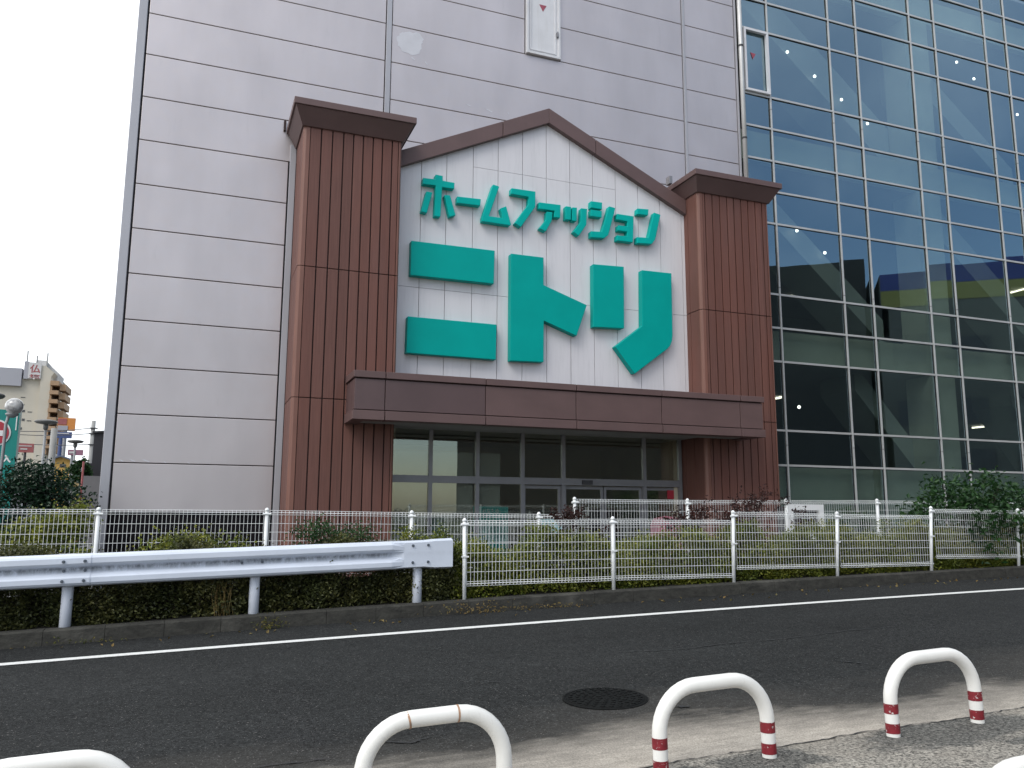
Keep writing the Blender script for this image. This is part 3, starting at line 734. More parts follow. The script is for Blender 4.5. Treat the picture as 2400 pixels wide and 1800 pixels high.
# glazed entrance screen
sc = MB(); FY = 16.74
VX = [3.66, 4.64, 5.68, 6.725, 7.71, 9.775, 10.74]
for x in VX: sc.box(x - .04, x + .04, FY, FY + .09, -1.42, 1.75)
for x0, x1 in zip(VX, VX[1:]):
    sc.box(x0 + .041, x1 - .041, FY + .003, FY + .087, 0.635, 0.785)
sf = sc.build('door_frame', 'alu_dark', po)
MB().box(8.15, 8.40, FY - .05, FY + .002, 0.66, 0.75).build('door_sensor', 'pole_dark', sf)
for x0, x1 in zip(VX, VX[1:]):
    MB().box(x0 + .041, x1 - .041, FY + .04, FY + .052, 0.786, 1.749, 0).build('pane', ['door_glass'], sf)
for k, (x0, x1) in enumerate(zip(VX, VX[1:])):
    if k in (3, 4, 5):
        lf = MB(); lo, hi = (x0 + .041, x1 - .041)
        parts = [(lo, hi)] if k != 4 else [(lo, lo + .98), (hi - .98, hi)]
        for p0, p1 in parts:
            d = MB()
            for q in ((p0, p0 + .06, -1.40, .62), (p1 - .06, p1, -1.40, .62), (p0 + .06, p1 - .06, -1.40, -1.25), (p0 + .06, p1 - .06, .55, .62)): d.box(q[0], q[1], FY + .10, FY + .14, q[2], q[3])
            dd = d.build('sliding_door', 'alu_dark', sf)
            MB().box(p0 + .061, p1 - .061, FY + .115, FY + .125, -1.249, .549).build('pane', ['door_glass'], dd)
    else:
        MB().box(x0 + .041, x1 - .041, FY + .04, FY + .052, -1.42, 0.634).build('pane', ['door_glass'], sf)
MB().box(10.42, 10.62, FY + .095, FY + .099, 0.36, 0.56).build('red_sticker', 'red', sf)
# pale film blinds inside the left bays
for x0, x1 in ((3.9, 4.60), (4.69, 5.63), (5.73, 6.25)):
    MB().box(x0, x1, FY + .16, FY + .18, -1.40, 1.30).build('blind', 'blind', po)
# lobby
lb = MB(); lb.box(3.0, 11.4, 21.9, 22.0, -1.42, 1.9); lb.box(3.0, 3.1, 17.26, 21.9, -1.42, 1.9); lb.box(11.3, 11.4, 17.26, 21.9, -1.42, 1.9)
lb.build('lobby_wall', 'lobby', po)
MB().box(3.1, 11.3, 16.86, 21.9, 1.85, 1.9).build('lobby_ceiling', 'lobby', po)
b = MB(); b.box(3.64, 3.9, 16.83, 17.25, -1.42, 1.84); b.box(10.6, 10.84, 16.83, 17.25, -1.42, 1.84); b.build('lobby_wall', 'lobby', po)
MB().box(7.0, 10.8, 18.0, 18.4, -1.42, 0.1).build('lobby_counter', 'pole_dark', po)

# ------------------------------------------------------------------ the shop sign
LET = {'ni': [[(3.978, 5.66), (5.845, 5.671), (5.828, 4.92), (3.975, 4.911)], [(3.94, 4.026), (5.902, 4.023), (5.892, 3.251), (3.929, 3.254)]], 'to': [[(6.222, 5.651), (7.004, 5.654), (7.003, 5.019), (8.065, 4.664), (7.802, 3.929), (7.008, 4.203), (7.0, 3.276), (6.217, 3.252)]], 'ri': [[(8.232, 5.644), (9.028, 5.674), (9.011, 4.204), (8.225, 4.17)], [(9.504, 5.647), (10.307, 5.659), (10.296, 4.16), (10.275, 4.02), (10.225, 3.9), (10.15, 3.82), (9.263, 3.165), (8.769, 3.764), (9.481, 4.303)]],
 'ho': [[(4.209, 7.097), (4.475, 7.105), (4.48, 7.216), (4.644, 7.209), (4.646, 7.099), (4.914, 7.094), (4.906, 6.949), (4.635, 6.947), (4.609, 6.276), (4.472, 6.273), (4.488, 6.961), (4.203, 6.957)], [(4.287, 6.805), (4.423, 6.799), (4.307, 6.319), (4.178, 6.333)], [(4.684, 6.782), (4.816, 6.795), (4.948, 6.356), (4.808, 6.304)]], 'cho': [[(4.975, 6.792), (5.519, 6.812), (5.507, 6.652), (4.977, 6.642)]], 'mu': [[(5.799, 7.194), (5.947, 7.165), (5.709, 6.446), (6.035, 6.45), (5.968, 6.661), (6.113, 6.733), (6.23, 6.325), (6.209, 6.295), (5.551, 6.306), (5.55, 6.4)]],
 'fu': [[(6.233, 7.175), (6.817, 7.181), (6.81, 6.816), (6.464, 6.295), (6.317, 6.37), (6.639, 6.84), (6.65, 7.024), (6.223, 7.036)]], 'a': [[(6.9, 6.94), (7.44, 6.955), (7.423, 6.639), (7.267, 6.635), (7.286, 6.787), (6.9, 6.784)], [(7.086, 6.745), (7.235, 6.752), (7.216, 6.545), (7.064, 6.272), (6.91, 6.327), (7.075, 6.549)]], 'tsu': [[(7.561, 6.945), (7.701, 6.948), (7.691, 6.627), (7.559, 6.623)], [(7.731, 6.941), (7.849, 6.948), (7.839, 6.619), (7.721, 6.617)], [(7.95, 6.952), (8.107, 6.956), (8.084, 6.565), (7.888, 6.276), (7.748, 6.356), (7.936, 6.615)]],
 'shi': [[(8.204, 7.159), (8.5, 7.166), (8.49, 6.993), (8.202, 6.995)], [(8.201, 6.952), (8.489, 6.957), (8.479, 6.792), (8.199, 6.792)], [(8.679, 7.103), (8.844, 7.08), (8.649, 6.393), (8.537, 6.304), (8.193, 6.281), (8.195, 6.432), (8.482, 6.452)]], 'yo': [[(8.881, 6.948), (9.329, 6.946), (9.295, 6.298), (8.869, 6.29), (8.871, 6.422), (9.142, 6.432), (9.144, 6.539), (8.9, 6.539), (8.907, 6.672), (9.155, 6.677), (9.157, 6.792), (8.878, 6.804)]], 'n': [[(9.432, 7.156), (9.738, 7.178), (9.718, 7.022), (9.421, 7.01)], [(9.881, 7.118), (10.061, 7.088), (9.899, 6.447), (9.801, 6.322), (9.405, 6.294), (9.404, 6.448), (9.713, 6.466)]]}
big = thing('shop_sign', 'three giant raised teal katakana letters filling the pale gable wall', 'sign', (7.15, 16.3, 3.16))
sml = thing('shop_sign', 'row of small raised teal katakana letters above the giant ones', 'sign', (7.15, 16.3, 6.27))
for k, polys in LET.items():
    B = k in ('ni', 'to', 'ri')
    b = MB()
    for p in polys: b.prism_y(p, 16.22 if B else 16.24, GP - .001)
    b.build('letter', 'teal' if B else 'teal_small', big if B else sml, bevel=0.012)

# ------------------------------------------------------------------ guardrail
gr = thing('guardrail', 'white corrugated steel guardrail with flat end along the kerb', 'guardrail', (-2.4, 10.42, -1.25))
def rail_top(x): return -0.428 + 0.031 * x
WP = [(0.030, 0.002), (-0.012, 0.0), (-0.058, -0.018), (-0.078, -0.042), (-0.080, -0.098), (-0.068, -0.118), (-0.010, -0.150), (-0.002, -0.165), (-0.002, -0.190), (-0.012, -0.205), (-0.066, -0.238), (-0.080, -0.256), (-0.080, -0.308), (-0.062, -0.334), (-0.012, -0.350), (0.030, -0.352)]
def flatp(h0, h1): return [(-0.05 if 0 < i < 15 else 0.03, h0 + (h1 - h0) * i / 15) for i in range(16)]
def beam(x0, x1, yo, end=False):
    st_ = [(x0, WP, 0), ((x0 + x1) / 2, WP, 0), (x1, WP, 0)]
    if end: st_ = [(x0, WP, 0), (x1 - .80, WP, 0), (x1 - .64, flatp(0.0, -.350), 0), (x1 - .38, flatp(0.0, -.350), 0), (x1 - .24, flatp(0.010, -.368), 0), (x1, flatp(0.012, -.372), 0)]
    V = []; n = 16
    for x, pr, _ in st_:
        V += [(x, 10.405 + yo + p[0], rail_top(x) + p[1]) for p in pr]
        V += [(x, 10.405 + yo + p[0] + .006, rail_top(x) + p[1]) for p in pr]
    F = []; m2 = 2 * n
    for k in range(len(st_) - 1):
        o = k * m2
        for i in range(n - 1):
            F.append((o + i, o + i + 1, o + m2 + i + 1, o + m2 + i)); F.append((o + n + i + 1, o + n + i, o + m2 + n + i, o + m2 + n + i + 1))
        F.append((o, o + m2, o + m2 + n, o + n)); F.append((o + n - 1, o + m2 - 1, o + m2 + m2 - 1, o + m2 + n - 1))
    for o, fl in ((0, False), ((len(st_) - 1) * m2, True)):
        for i in range(n - 1): F.append((o + i, o + n + i, o + n + i + 1, o + i + 1) if not fl else (o + i + 1, o + n + i + 1, o + n + i, o + i))
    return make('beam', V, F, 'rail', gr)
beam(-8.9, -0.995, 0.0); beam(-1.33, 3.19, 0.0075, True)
def bolt(x, dz, y):
    z = rail_top(x) + dz
    MB().tube([(x, y + .01, z), (x, y - .012, z)], 0.017, 10).tube([(x, y - .012, z), (x, y - .022, z)], 0.012, 8).build('bolt', 'bolt', gr)
for x in (-1.265, -1.055):
    for dz, y in ((-.075, 10.325), (-.178, 10.403), (-.285, 10.325)): bolt(x, dz, y)
for x in (0.60, 0.83): bolt(x, -.178, 10.410)
for x in (2.66, 2.86):
    bolt(x, -.06, 10.362); bolt(x, -.27, 10.362)
for x in (-5.25, -3.25, -1.22, 0.765, 2.76):
    z = kerb_z(x)
    p = MB().tube([(x, 10.50, z - .25), (x, 10.50, rail_top(x) - .03)], 0.06, 20).build('post', 'rail_post', gr, smooth=True)
    MB().box(x - .035, x + .035, 10.412, 10.46, rail_top(x) - .25, rail_top(x) - .11).build('bracket', 'rail_post', p)

# ------------------------------------------------------------------ mesh fences
def fence(name, label, posts, panels, Y, pr=0.026, group=None, pitch=0.05, wr=0.0031):
    f = thing(name, label, 'fence', ((posts[0][0] + posts[-1][0]) / 2, Y, min(p[1] for p in posts)), group)
    for x, zb, zt, lean in posts:
        p = MB().tube([(x + lean, Y, zb - .1), (x, Y, zt - .03)], pr, 14).build('post', 'fence_white', f, smooth=True)
        MB().lathe((x, Y, zt - .035), [(pr + .004, 0), (pr + .005, .015), (pr * .8, .035), (pr * .3, .045)], 14).build('post_cap', 'fence_white', p, smooth=True)
        zc = zb + (zt - zb) * 0.52
        b = MB().box(x + lean * .5 - .05, x + lean * .5 + .05, Y - .035, Y - .025, zc - .01, zc + .01)
        b.tube([(x - .055, Y - .02, zt - .075), (x + .055, Y - .02, zt - .075)], .016, 8)
        b.build('clamp', 'fence_white', p)
    for x0, x1, t0, t1, b0, b1 in panels:
        b = MB(); r = random.Random(int(x0 * 100) + int(Y * 10))
        n = max(2, int(round((x1 - x0) / pitch)))
        for k in range(n + 1):
            q = k / n; x = x0 + (x1 - x0) * q; t = t0 + (t1 - t0) * q; o = b0 + (b1 - b0) * q
            j = [r.uniform(-.004, .004) for _ in range(4)]
            P = [(x, Y, o + .055), (x, Y - .022, o + .028), (x, Y, o), (x, Y + .022, o + .028), (x + j[0], Y, o + .056), (x + j[1], Y, o + (t - o) * .4), (x + j[2], Y, o + (t - o) * .7), (x, Y, t - .056), (x, Y + .024, t - .028), (x, Y, t), (x, Y - .024, t - .028), (x, Y, t - .055)]
            b.tube(P, wr, 3, False, up=Vector((1, 0, 0)))
        zs = [('t', 0, 0), ('t', -.056, 0), ('t', -.028, .024), ('t', -.028, -.024), ('b', 0, 0), ('b', .056, 0), ('b', .028, .022), ('b', .028, -.022)]
        h = t0 - b0; m_ = max(1, int(round((h - .11) / .12)))
        for k in range(1, m_): zs.append(('m', k / m_, 0))
        for ty, a, dy in zs:
            pp = []
            for q in (0, .25, .5, .75, 1):
                x = x0 + (x1 - x0) * q; t = t0 + (t1 - t0) * q; o = b0 + (b1 - b0) * q
                z = t + a if ty == 't' else o + a if ty == 'b' else (o + .056) + (t - o - .112) * a
                pp.append((x, Y + dy, z + (r.uniform(-.004, .004) if 0 < q < 1 else 0)))
            b.tube(pp, wr * 1.1, 4, False)
        b.build('mesh_panel', 'fence_white', f)
    return f
FA = 'white mesh fence panels along the kerb'; FB = 'white mesh fence panels behind the planting'
fence('mesh_fence', 'white wire mesh fence beside the flat guardrail end, lowest along the kerb', [(3.37, -1.086, -.068, .012), (5.565, -1.016, -.040, .0)],
      [(3.41, 5.53, -.092, -.084, -.935, -.915), (5.60, 7.545, -.084, -.086, -.912, -.918)], 10.45, group=FA)
fence('mesh_fence', 'white wire mesh fence between the low one and the leafy green bush', [(7.60, -.945, .056, -.03), (9.57, -.915, .048, -.06)],
      [(7.64, 9.53, .037, .016, -.807, -.812), (9.60, 11.52, .016, -.002, -.812, -.815)], 10.45, group=FA)
fence('mesh_fence', 'white wire mesh fence tangled with the leafy green bush', [(11.565, -.86, .146, -.09), (13.60, -.83, .124, -.1), (15.6, -.80, .13, 0)],
      [(11.62, 13.56, .104, .091, -.705, -.722), (13.64, 15.56, .091, .09, -.722, -.72)], 10.45, group=FA)
fence('mesh_fence', 'long low white mesh fence behind the guardrail in front of the brown pillar', [(x, kerb_z(x) - .02, z, 0) for x, z in ((-5.1, .05), (-3.1, .05), (-1.08, .050), (.955, .056), (2.948, .032), (4.92, .018))],
      [(-5.06, -3.14, .026, .028, -1.2, -1.2), (-3.06, -1.12, .028, .03, -1.2, -1.18), (-1.04, .915, .028, .03, -1.17, -1.15), (.995, 2.91, .028, .010, -1.12, -1.1), (2.99, 4.88, .006, -.008, -1.08, -1.06), (4.96, 5.48, -.010, -.012, -1.05, -1.05)], 11.6, 0.026, FB, wr=0.0027)
fence('mesh_fence', 'higher white mesh fence behind the planting before the entrance doors', [(x, kerb_z(x) - .02, z, 0) for x, z in ((5.52, .252), (7.556, .25), (9.535, .268), (11.555, .288), (13.55, .29), (15.5, .3))],
      [(5.56, 7.515, .226, .228, -.75, -.75), (7.60, 9.495, .228, .242, -.75, -.75), (9.575, 11.515, .246, .262, -.75, -.75), (11.60, 13.51, .262, .266, -.75, -.75), (13.6, 15.46, .266, .27, -.75, -.75)], 11.6, 0.026, FB, wr=0.0027)

# ------------------------------------------------------------------ plants
def leaves(name, C, size, mat, parent=None, seed=0, up=0.5, ratio=0.62):
    """C: leaf positions (n,3); each leaf is a folded four-point blade, islands of their own."""
    R = np.random.default_rng(seed); n = len(C)
    d = R.normal(size=(n, 3)); d[:, 2] = d[:, 2] * .7 - .05; d /= np.linalg.norm(d, axis=1)[:, None]
    nn = R.normal(size=(n, 3)); nn[:, 2] += up * 2.0; nn[:, 1] -= 0.35
    s = np.cross(d, nn); s /= np.linalg.norm(s, axis=1)[:, None] + 1e-9
    u = np.cross(s, d)
    l = R.uniform(size[0], size[1], n)[:, None]
    wv = l * ratio * 0.5
    a = C - d * l * .5; t = C + d * l * .5 - u * l * .12
    le = C - s * wv + u * l * .10; ri = C + s * wv + u * l * .10
    V = np.stack([a, le, t, ri], 1).reshape(-1, 3)
    F = np.arange(n * 4).reshape(-1, 4)
    F = np.concatenate([F[:, [0, 1, 2]], F[:, [0, 2, 3]]]).tolist()
    return make(name, V, F, mat, parent)

def clumps(R, centres, per, rad):
    n = len(centres)
    P = np.repeat(centres, per, 0) + R.normal(size=(n * per, 3)) * rad
    return P

def hedge(name, label, x0, x1, y0, y1, top, mat, seed, n, leaf, per=22, rad=0.05, ztop_noise=.06):
    R = np.random.default_rng(seed)
    hd = thing(name, label, 'hedge', ((x0 + x1) / 2, (y0 + y1) / 2, kerb_z((x0 + x1) / 2)))
    k = n
    x = R.uniform(x0, x1, k)
    ph = R.uniform(0, 6.28, 4)
    def tz(x, y): return top(x) + ztop_noise * (np.sin(x * 3.1 + ph[0]) + .7 * np.sin(x * 7.3 + ph[1]) + .5 * np.sin(x * 13 + ph[2]) + .4 * np.sin(y * 9 + x * 4))
    sel = R.uniform(size=k)
    y = np.where(sel < .55, y0 + np.abs(R.normal(size=k)) * .07 + .06 * np.sin(x * 5 + ph[3]), R.uniform(y0, y1, k))
    zt = tz(x, y); zb = np.array([kerb_z(q) for q in x]) - .02
    deep = sel > .78
    q = np.where((sel < .55) | deep, R.uniform(0, 1, k), 1 - np.abs(R.normal(size=k)) * .10)
    y = np.where(deep, R.uniform(y0 + .15, y0 + .55, k), y)
    y = y + np.where(sel < .55, (q - .55) ** 2 * .25, 0)
    z = zb + (zt - zb) * np.clip(q, 0, 1.02)
    C = np.stack([x, y, z], 1)
    leaves('foliage', clumps(R, C, per, rad), leaf, mat, hd, seed + 1)
    b = MB(); r = random.Random(seed)
    for i in range(int((x1 - x0) * 9)):
        bx, by = r.uniform(x0, x1), r.uniform(y0 + .1, y1 - .05); z0 = kerb_z(bx) - .04; h = float(tz(np.array(bx), np.array(by))) - z0
        tx, ty = bx + r.uniform(-.15, .15), by + r.uniform(-.12, .12)
        b.tube([(bx, by, z0), ((bx + tx) / 2 + .03, (by + ty) / 2, z0 + h * .5), (tx, ty, z0 + h * .93)], 0.008, 5, True, rr=[.010, .007, .003])
    b.build('stem', 'twig', hd)
    return hd
hedge('azalea_hedge', 'dark low azalea hedge filling the bed under the guardrail', -4.4, 3.35, 10.56, 11.45, lambda x: -.53 + .02 * x, 'leaf_dark', 21, 1900, (.028, .052), per=56, ztop_noise=.085)
hedge('azalea_hedge', 'yellow green azalea hedge behind the two low kerb fence panels', 3.3, 7.7, 10.58, 11.45, lambda x: -.46 + .008 * x, 'leaf_yellow', 31, 1150, (.028, .05), per=40, ztop_noise=.12)
hedge('azalea_hedge', 'yellow green azalea hedge at the right behind the middle kerb fence', 7.7, 15.5, 10.58, 11.45, lambda x: -.42 + .010 * x, 'leaf_yellow', 41, 1900, (.028, .05), per=40, ztop_noise=.12)

def shrub(name, label, cat, blobs, mat, seed, leaf, base, n, per=16, rad=.06, group=None, twigs=14, up=.5):
    """blobs: (cx,cy,cz,rx,ry,rz,weight)"""
    R = np.random.default_rng(seed); r = random.Random(seed)
    s = thing(name, label, cat, base, group)
    W = np.array([b[6] for b in blobs], float); W /= W.sum(); Cs = []
    for b, wv in zip(blobs, W):
        k = max(3, int(n * wv)); d = R.normal(size=(k, 3)); d /= np.linalg.norm(d, axis=1)[:, None]
        rr = R.uniform(.35, 1.0, k) ** .6 * (1 + .18 * np.sin(d[:, 0] * 7 + d[:, 2] * 5 + seed))
        Cs.append(np.array(b[:3]) + d * rr[:, None] * np.array(b[3:6]))
    C = np.concatenate(Cs)
    leaves('foliage', clumps(R, C, per, rad), leaf, mat, s, seed, up)
    m_ = MB()
    for i in range(twigs):
        b = r.choice(blobs); t = C[r.randrange(len(C))]
        p0 = (base[0] + r.uniform(-.06, .06), base[1] + r.uniform(-.05, .05), base[2] - .05)
        mid = ((p0[0] + t[0]) / 2 + r.uniform(-.08, .08), (p0[1] + t[1]) / 2 + r.uniform(-.08, .08), p0[2] + (t[2] - p0[2]) * .6)
        m_.tube([p0, mid, tuple(t)], .01, 6, True, rr=[.014, .009, .003])
    m_.build('stem', 'twig', s)
    return s
# tufts that stand above the hedge line
shrub('leafy_shrub', 'small green tuft above the guardrail in front of the black plinth', 'shrub', [(.05, 10.95, -.36, .45, .2, .12, 1), (-.35, 10.95, -.45, .3, .2, .08, .6), (.55, 10.9, -.40, .18, .15, .08, .3)], 'leaf_yellow', 51, (.03, .05), (.05, 10.95, -1.2), 90, twigs=8)
shrub('leafy_shrub', 'green tuft above the guardrail in front of the left brown pillar', 'shrub', [(1.55, 11.0, -.25, .28, .18, .16, 1), (2.05, 11.0, -.30, .3, .18, .12, .9), (1.8, 11, -.42, .5, .2, .1, .6)], 'leaf_green', 52, (.03, .05), (1.75, 11.0, -1.15), 110, twigs=8)
shrub('leafy_shrub', 'yellow green tuft between guardrail end and first fence post', 'shrub', [(3.1, 10.8, -.45, .22, .16, .25, 1), (2.75, 10.9, -.30, .12, .1, .07, .3)], 'leaf_yellow', 53, (.03, .05), (3.05, 10.85, -1.12), 70, twigs=8)
# right bush with arching sprays
shrub('leafy_bush', 'tall dark green leafy bush growing through the right end of the fences', 'bush',
      [(12.55, 11.0, .40, .42, .3, .26, 1), (13.5, 11.0, .45, .62, .35, .28, 1.6), (12.1, 10.95, .12, .45, .25, .12, .7), (13.1, 10.85, .10, .9, .35, .22, 1.6), (13.0, 10.8, -.35, .45, .22, .40, .9), (14.2, 11.0, .22, .45, .3, .2, .7), (11.75, 10.95, .02, .25, .2, .06, .25), (12.9, 10.42, -.02, .55, .12, .18, .6), (12.75, 10.40, -.42, .34, .08, .28, .3), (13.5, 10.42, -.2, .35, .1, .2, .4), (14.6, 11, .40, .4, .25, .12, .4)],
      'leaf_green', 61, (.07, .125), (13.1, 11.0, -.9), 420, per=7, rad=.11, twigs=40, up=.9)
# sparse dark red twiggy shrubs
def twiggy(label, x, y, h, wd, seed):
    r = random.Random(seed); s = thing('barberry_shrub', label, 'shrub', (x, y, kerb_z(x)), 'sparse dark red shrubs between the fences')
    m_ = MB(); C = []
    def grow(p, d, l, rad, dep):
        q = p + d * l
        m_.tube([p, (p + q) / 2 + Vector((r.uniform(-.02, .02), r.uniform(-.02, .02), 0)), q], rad, 4, True, rr=[rad, rad * .8, rad * .6])
        for k in range(5 if dep else 8): C.append(tuple(p + (q - p) * r.uniform(.2, 1.1) + Vector((r.gauss(0, .02), r.gauss(0, .02), r.gauss(0, .02)))))
        if dep:
            for k in range(r.choice((2, 3))):
                grow(q, (d + Vector((r.uniform(-.9, .9), r.uniform(-.6, .6), r.uniform(-.3, .5)))).normalized(), l * r.uniform(.55, .8), rad * .6, dep - 1)
    for k in range(6):
        a = Vector((r.uniform(-.5, .5) * wd, r.uniform(-.2, .2), 1)).normalized()
        grow(Vector((x + r.uniform(-.1, .1) * wd, y + r.uniform(-.06, .06), kerb_z(x) - .03)), a, h * .42, .008, 3)
    m_.build('stem', 'twig', s)
    leaves('foliage', np.array(C), (.03, .06), 'leaf_red', s, seed)
twiggy('sparse dark red shrub behind the second kerb fence panel, nearer the doors', 7.55, 11.05, 1.15, 1.0, 71)
twiggy('widest sparse dark red shrub before the right brown pillar', 8.7, 11.1, 1.35, 1.7, 72)
twiggy('small sparse dark red shrub beside the step up of the back fence', 5.25, 11.2, 1.12, .6, 73)
# weeds in the kerb joint
WG = 'weeds rooted along the kerb'
def weed(label, x, w_, h, mat, seed, n):
    R = np.random.default_rng(seed); zb = road_z(x, 10.28)
    k = np.stack([R.normal(x, w_ / 2.4, n), 10.26 - np.abs(R.normal(0, .035, n)), zb + .01 + np.abs(R.normal(0, h / 2, n))], 1)
    tag(leaves('weed', k, (.02, .05), mat, None, seed, ratio=.4), label, 'weed', WG)
weed('dry yellow weed clump at the foot of the first fence post', 3.45, .75, .14, 'leaf_dry', 81, 150)
weed('small pale weed tuft on the kerb below the middle guardrail post', .95, .22, .13, 'leaf_weed', 82, 110)
weed('low yellowing weeds on the kerb right of the first fence post', 4.5, .8, .06, 'leaf_dry', 83, 100)
weed('thin grey weed at the far left of the kerb below the guardrail', -.95, .5, .05, 'leaf_weed', 84, 50)
# dry grass stalks beside the middle guardrail post
b = MB(); r = random.Random(9)
for k in range(16):
    x = .45 + r.uniform(-.12, .12)
    b.tube([(x, 10.52, -1.2), (x + r.uniform(-.06, .06), 10.5, -.95), (x + r.uniform(-.14, .1), 10.5, -.72 + r.uniform(-.1, .1))], .003, 3, False)
tag(b.build('dry_grass', 'leaf_dry'), 'dry tan grass stalks leaning on the middle guardrail post', 'grass')
# fallen leaves and grit along the gutter
R = np.random.default_rng(91); n = 90
x = R.uniform(-2.2, 13, n); y = 10.27 - np.abs(R.normal(0, .25, n)); C = np.stack([x, y, np.array([road_z(a, c) + .012 for a, c in zip(x, y)])], 1)
kind(leaves('leaf_litter', C, (.03, .07), 'leaf_dry', None, 91, up=4), 'stuff', 'dry leaves scattered along the gutter')
# left side plants
shrub('camellia_bush', 'big dark green bush below the background street lamps at left', 'bush',
      [(-3.2, 16.2, .05, 1.0, .7, .55, 2), (-2.6, 16.1, .50, .45, .4, .32, 1), (-3.7, 16.3, .30, .5, .5, .3, 1), (-2.1, 16.0, .10, .42, .4, .45, 1), (-3.0, 16.1, -.75, 1.2, .6, .5, 1.6), (-2.0, 15.9, -.6, .4, .3, .5, .5)],
      'leaf_deep', 101, (.05, .09), (-2.9, 16.3, -1.42), 950, per=14, rad=.09, twigs=30)
shrub('leafy_shrub', 'yellow green shrub behind the mesh fence at the building corner', 'shrub',
      [(-1.75, 12.6, -.25, .35, .3, .28, 1), (-1.45, 12.8, -.15, .22, .25, .22, .7), (-2.2, 12.5, -.45, .4, .3, .25, .8), (-1.6, 12.3, -.75, .6, .3, .3, 1)],
      'leaf_yellow', 102, (.04, .07), (-1.75, 12.6, -1.42), 300, twigs=14)
shrub('leafy_shrub', 'green shrub behind the mesh fence at the far left edge', 'shrub',
      [(-2.85, 12.4, -.35, .3, .3, .25, 1), (-3.4, 12.6, -.3, .4, .3, .3, 1), (-2.9, 12.3, -.8, .5, .3, .3, 1)],
      'leaf_green', 103, (.04, .07), (-3.0, 12.5, -1.42), 220, twigs=12)

# ------------------------------------------------------------------ bollards and manhole
BG = 'white hoop bollards with red bands on the pavement edge'
def make_bollard():
    root = thing('hoop_bollard', '', 'bollard', (0, 0, 0), BG)
    half, top, rad, cr = 0.358, 0.44, 0.0405, 0.235
    P = [(-half, 0, -.12), (-half, 0, 0), (-half, 0, top - cr)]
    for k in range(1, 10):
        a = math.pi / 2 * k / 9; P.append((-half + cr - cr * math.cos(a), 0, top - cr + cr * math.sin(a)))
    Q = [(-p[0], p[1], p[2]) for p in P[::-1]]
    MB().tube(P + Q, rad, 22).build('hoop', 'bollard', root, smooth=True)
    for s in (-1, 1):
        for z in (0.02, 0.135):
            MB().tube([(s * half, 0, z), (s * half, 0, z + .058)], rad + .0015, 22, False).build('red_band', 'tape', root, smooth=True)
    return root
b0 = make_bollard(); b0['group'] = BG
def put_bollard(o, xc, yc, yaw, label):
    o.location = (xc, yc, road_z(xc, yc) + E + .002)
    o.rotation_euler = (0, -math.atan(0.031), yaw); o['label'] = label
def dup(o):
    c = o.copy(); COL.objects.link(c)
    for ch in o.children:
        d = ch.copy(); COL.objects.link(d); d.parent = c
    return c
spots = [(4.45, 4.10, .01, 'rightmost white hoop bollard with both red banded feet showing'),
         (2.80, 4.08, .012, 'white hoop bollard right of the manhole with red banded right foot'),
         (1.19, 4.08, .012, 'white hoop bollard with rusty weld rings left of the manhole'),
         (-.50, 4.08, .015, 'white hoop bollard cut off at the bottom left of the photo'),
         (3.13, 2.40, .02, 'white hoop top just entering the bottom right corner')]
for i, (x, y, a, lab) in enumerate(spots):
    o = b0 if i == 0 else dup(b0)
    put_bollard(o, x, y, a, lab)
    if i in (2, 3):
        for ch in [c for c in o.children if c.name.startswith('red_band')]: bpy.data.objects.remove(ch)
    if i == 2:
        for xx, a0 in ((-.135, .2), (.115, 0)):
            MBr = MB().tube([(xx - .005, 0, .44 - (0.004 if xx < 0 else 0)), (xx + .005, 0, .44 - (0.002 if xx < 0 else 0))], 0.0422, 22, False)
            ORG[o.name] = (0, 0, E)
            MBr.build('rust_ring', 'rust', o, smooth=True)
mx_, my_ = 2.93, 5.66
mh = MB(); 
mh.lathe((0, 0, 0), [(.315, -.05), (.315, .004), (.300, .007), (.292, .002), (.285, .002), (.282, .007), (.02, .008)], 48)
for k in range(5):
    ra = .05 + k * .052
    for j in range(int(6 + k * 5)):
        t = 2 * math.pi * j / int(6 + k * 5); cx, cy = ra * math.cos(t), ra * math.sin(t)
        mh.box(cx - .012, cx + .012, cy - .012, cy + .012, .006, .012)
o = mh.build('manhole_cover', 'iron', org=(0, 0, E)); o.location = (mx_, my_, road_z(mx_, my_) + E + .004); o.rotation_euler = (math.atan(.015), -math.atan(.031), .3)
tag(o, 'black round cast iron manhole cover set in the road', 'manhole cover')

# ------------------------------------------------------------------ things before the entrance
p = thing('window_poster', 'teal poster with white kana standing inside the entrance glass', 'poster', (6.03, 16.85, -1.42))
MB().box(5.63, 6.425, 16.845, 16.865, -1.05, .155).build('board', 'poster', p)
MB().box(5.70, 6.35, 16.838, 16.844, -.62, -.14).build('picture', 'poster_low', p)
text('lettering', 'おなため、', 5.83, 16.841, .02, .09, 'white', p, .002, fit=(.42, .085))
b = MB()
for x in (5.7, 6.3): b.box(x, x + .03, 16.846, 16.87, -1.42, -1.05)
b.build('leg', 'pole_grey', p)
p = thing('banner_stand', 'pink red banner stand seen through the fence at the doors', 'banner', (8.62, 14.0, -1.42))
b = MB(); b.prism_y([(8.30, -1.0), (8.94, -1.0), (8.97, -.2), (8.9, -.07), (8.62, -.03), (8.36, -.08), (8.28, -.2)], 13.98, 14.02); b.build('cloth', 'pinkred', p)
b = MB().tube([(8.62, 14.04, -1.4), (8.62, 14.04, -.05)], .012, 8); b.lathe((8.62, 14.04, -1.42), [(.2, 0), (.2, .05), (.03, .08)], 16); b.build('stand', 'pole_grey', p)
p = thing('notice_board', 'small pale cyan board behind the low fence near the step up', 'board', (5.82, 13.2, -1.42))
MB().box(5.60, 6.04, 13.18, 13.21, -.55, -.09).build('panel', 'cyanpale', p)
